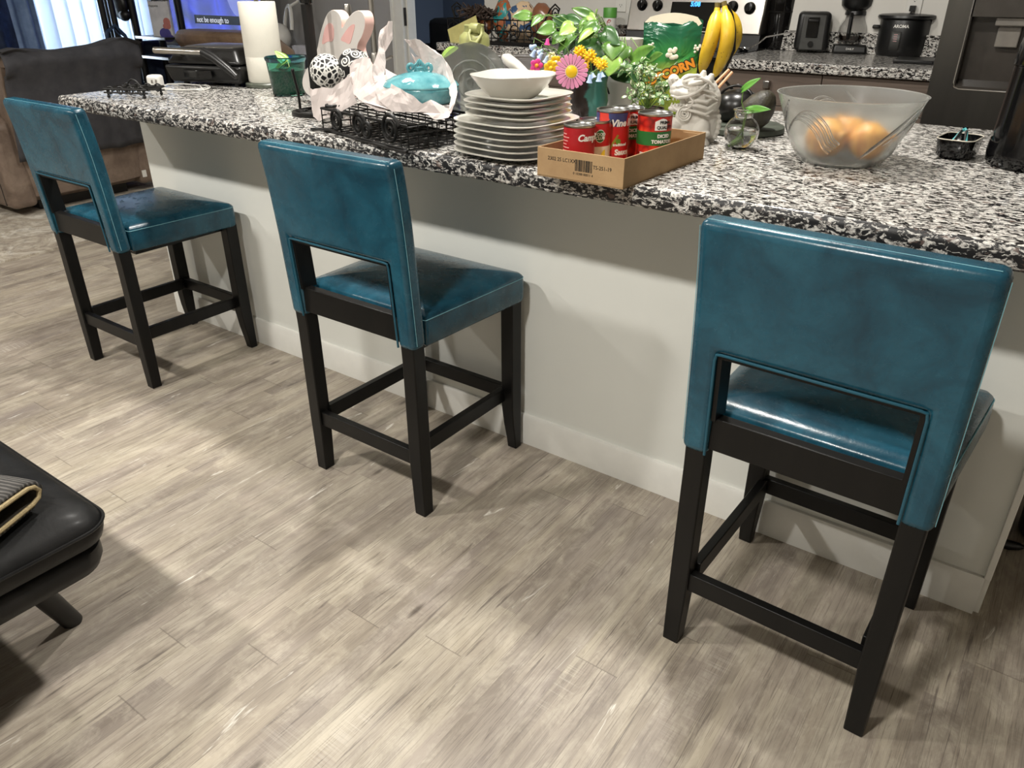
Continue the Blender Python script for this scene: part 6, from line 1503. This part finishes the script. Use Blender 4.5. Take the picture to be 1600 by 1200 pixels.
q = P(470, 95, y=2.50); m = M(); m.box((0, 0, .03), (.16, .10, .06)); o = tag(obj('white_carton', m, plain('pale_grey_card', srgb(190, 188, 190), .6), bevel=.003), 'small pale carton beside the white headset on the dark console', 'box'); o.location = (q.x + .02, 2.53, .7808)

# room beyond the doorway
t = thing('dark_sofa', 'dark sofa in the dim room beyond the doorway', 'sofa', (-5.0, 4.9, 0), R(0)); DK = cloth_mat('charcoal_cloth', srgb(30, 30, 30), srgb(44, 43, 42))
m = M(); m.bounds((-1.1, -.45, .08), (1.1, .45, .42)); obj('base', m, DK, t, bevel=.04); m = M(); m.bounds((-1.0, -.4, 0), (1.0, .4, .085)); obj('plinth', m, BLACKP, t); m = M(); m.bounds((-1.1, .2, .425), (1.1, .46, .92)); obj('backrest', m, DK, t, bevel=.06)
for sx in (-1, 1): m = M(); a, b = sorted((sx * 1.1, sx * 1.3)); m.bounds((a, -.45, .08), (b, .46, .66)); obj('arm', m, DK, t, bevel=.05)
m = M(); m.ball((0, 0, 0), (.22, .14, .26), 24, 14)
for v in m.bm.verts: v.co += v.co.normalized() * .06 * noise.noise(v.co * 6); v.co.z = max(v.co.z, -.2)
o = tag(obj('dark_bag', m, BLACKP), 'dark slouching bag on the sofa beyond the doorway', 'bag'); o.location = (-4.55, 4.75, .63)

# faucet on the island's sink side
fq = V((P(585, 80, y=.80).x, .80, CT)); t = thing('kitchen_faucet', 'tall brushed steel pull-down faucet behind the rabbit', 'faucet', fq)
m = M(); m.lathe([(0, 0), (.028, 0), (.028, .006), (.022, .012), (.020, .09), (.017, .1), (0, .1)], seg=28); obj('base', m, STEEL, t)
a_ = P(553, 0, y=.80) - fq
m = M(); m.tube([(0, 0, .09), (0, 0, .30)] + [(-.07 * (1 - math.cos(a)) * 1.0, 0, .30 + .07 * math.sin(a)) for a in arc(14, .15, PI)], .0125, 14); obj('gooseneck', m, STEEL, t)
m = M(); m.lathe([(.013, .16), (.016, .15), (.018, .06), (.014, .055), (0, .055)], (-.14, 0, .12), 20); obj('spray_head', m, STEEL, t)
m = M(); m.tube([(.02, 0, .06), (.06, 0, .075), (.10, 0, .09)], .006, 10); obj('lever', m, STEEL, t)

# black leather bench, lower left
t = thing('leather_bench', 'low black leather bench with round legs, at the lower left', 'bench', (-1.42, -1.17, 0))
Wb, Lb = 1.35, 1.9
m = M(); nx_, ny_ = 40, 50; rings = []
def cush(s_, z): return [(x, y, z) for x, y, _ in [(p[0] - Wb / 2, p[1] - Lb / 2, 0) for p in rr_(Wb / 2 * s_ + .0, Lb / 2 * s_ + .0, .055, 0, 7)]]
def cu(ins, z): return [(p[0] - Wb / 2, p[1] - Lb / 2, z) for p in rr_(Wb / 2 - ins, Lb / 2 - ins, .06, 0, 8)]
m.loft([cu(.02, .308), cu(.004, .318), cu(.0, .335), cu(.0, .352), cu(.006, .366), cu(.022, .380), cu(.055, .392), cu(.12, .401), cu(.3, .405), cu(.5, .406)]); cs = obj('seat_cushion', m, BLKLEA, t, smooth=60)
m = M(); m.tube(cu(-.002, .353), .0034, 6, cyc=True); m.tube([(-Wb + .02, -.33, .4035), (-.18, -.33, .4045), (-.055, -.335, .396), (-.012, -.34, .376), (.0005, -.34, .353)], .0024, 6); obj('piping', m, BLKLEA, cs)
m = M(); m.loft([cu(.03, .245), cu(.018, .251), cu(.012, .270), cu(.012, .298), cu(.02, .306)]); obj('frame', m, BLKLEA, t, smooth=50)
for x, y, dx_, dy_ in ((-.17, -.11, -.055, .055), (-.17, -Lb + .15, -.05, -.05), (-Wb + .15, -.11, -.05, .05), (-Wb + .15, -Lb + .15, -.05, -.05)):
    f_ = V((-.225, -.058, 0)) if (x == -.17 and y == -.11) else V((x + dx_ * .4, y + dy_ * .6, 0))
    a_ = V((x - .03, y - .03, .23)); m = M(); m.cyl(f_, a_, .021, .026, 24); obj('leg', m, plain('black_leg', srgb(28, 27, 26), .45), t)
# folded ribbed mat on the bench
RIB = N('grey_knit'); co = RIB.coord(scale=(1, 1, 1)); wv = RIB.n('TexWave', wave_type='BANDS', bands_direction='X'); RIB.set(wv.inputs['Vector'], co); wv.inputs['Scale'].default_value = 34.; wv.inputs['Distortion'].default_value = 1.5; wv.inputs['Detail'].default_value = 2
RIB.base(RIB.ramp(wv.outputs['Fac'], [(.2, srgb(56, 54, 52)), (.8, srgb(98, 95, 92))]), .95); RIB.bump(wv.outputs['Fac'], .9, .004); RIB = RIB.m
t = thing('folded_mat', 'folded grey ribbed mat with a beige bound edge lying on the black bench', 'mat', (-1.505, -1.245, .4078), R(113))
prof = [(-.55, .004), (-.1, .004), (-.03, .006), (-.006, .016), (.0, .030), (-.008, .044), (-.03, .054), (-.1, .056), (-.3, .050), (-.55, .044)]
def sw(th, y0, y1):
    m = M(); rings = []
    for k in range(25):
        y = y0 + (y1 - y0) * k / 24; rings.append([(x, y, z + .002 * math.sin(y * 30 + x * 9)) for x, z in prof])
    m.loft(rings, closed=False); return m
obj('knit_face', sw(.0, .0, .5), RIB, t, smooth=60, solid=.010)
prof = [(a, b + (.0065 if b < .03 else -.0065)) for a, b in prof]; prof[3] = (-.014, .018); prof[4] = (-.008, .030); prof[5] = (-.016, .042)
obj('underside', sw(0, -.0005, .5), plain('dark_backing', srgb(58, 52, 44), .9, var=.25, scale=200), t, smooth=60, solid=.003)

m = M(); m.tube([(x, -.004, z) for x, z in prof], .0045, 8); obj('binding', m, plain('beige_binding', srgb(150, 134, 100), .9, var=.3, scale=260), t)

# black bin and its cord at the right edge, past the island's end
t = thing('floor_appliance', 'black appliance standing on the floor past the right end of the island', 'appliance', (.155, .42, 0))
m = M(); m.lathe([(0, .0), (.095, .0), (.105, .01), (.115, .30), (.115, .62), (.10, .64), (0, .645)], seg=40); obj('body', m, BLACKP, t)
q = P(1578, 852, z=.012); t = thing('power_plug', 'black power plug lying on the floor past the island corner', 'plug', (q.x, q.y, .0)); 
m = M(); m.tube([(-.02, -.004, .013), (.0, 0, .013), (.018, .008, .012), (.028, .012, .011)], [.013, .013, .010, .005], 10); obj('plug_body', m, BLACKP, t)
m = M(); m.tube([(.026, .011, .011), (.05, .03, .02), (.055, .06, .03), (.05, .09, .03)], .004, 8); obj('lead', m, BLACKP, t)
# ================================================================== light
def disc(name, loc, power, size=.16, color=(1, .93, .83)):
    """a flush round ceiling lamp, or an added fill of that shape"""
    l = bpy.data.lights.new(name, 'AREA'); l.shape = 'DISK'; l.size = size; l.energy = power; l.color = color
    o = bpy.data.objects.new(name, l); o.location = loc; COL.objects.link(o); return o


WARM = (1, .965, .90)
for x, y, k in ((-.75, -2.15, 1.0), (-2.7, -2.15, 1.0), (-4.6, -2.15, .7)):
    disc('living_downlight', (x, y, 2.58), 60 * k, .20, WARM)
for x, y, k in ((-1.0, .27, 1.0), (-2.4, .27, .9)):
    disc('island_downlight', (x, y, 2.58), 40 * k, .16, WARM)
disc('added_kitchen_fill', (-1.7, 1.75, 2.58), 8, .16, WARM)  # weak added fill to lift the dark kitchen wall, no known fixture
disc('added_hall_fill', (-3.2, 4.9, 2.55), 55, .3, (.82, .9, 1))  # unseen cool fill, added so the wall beyond the doorway isn't black
# daylight
W = bpy.data.worlds.new('sky'); SC.world = W; W.use_nodes = True
nt = W.node_tree; bg = nt.nodes['Background']; sk = nt.nodes.new('ShaderNodeTexSky'); sk.sky_type = 'HOSEK_WILKIE' if hasattr(sk, 'sky_type') else sk.sky_type
sk.sun_direction = (0.5, -.6, .6); sk.turbidity = 3
nt.links.new(sk.outputs[0], bg.inputs[0]); bg.inputs[1].default_value = 1.2
al = bpy.data.lights.new('window_daylight', 'AREA'); al.shape = 'RECTANGLE'; al.size = 1.7; al.size_y = 2.0; al.energy = 105; al.color = (.72, .85, 1)
ao = bpy.data.objects.new('window_daylight', al); ao.location = (-7.25, 1.6, 1.2); ao.rotation_euler = (0, R(-90), 0); COL.objects.link(ao)

vs = SC.view_settings; vs.view_transform = 'Standard'; vs.look = 'None'; vs.gamma = 1; vs.use_curve_mapping = False; vs.exposure = 0
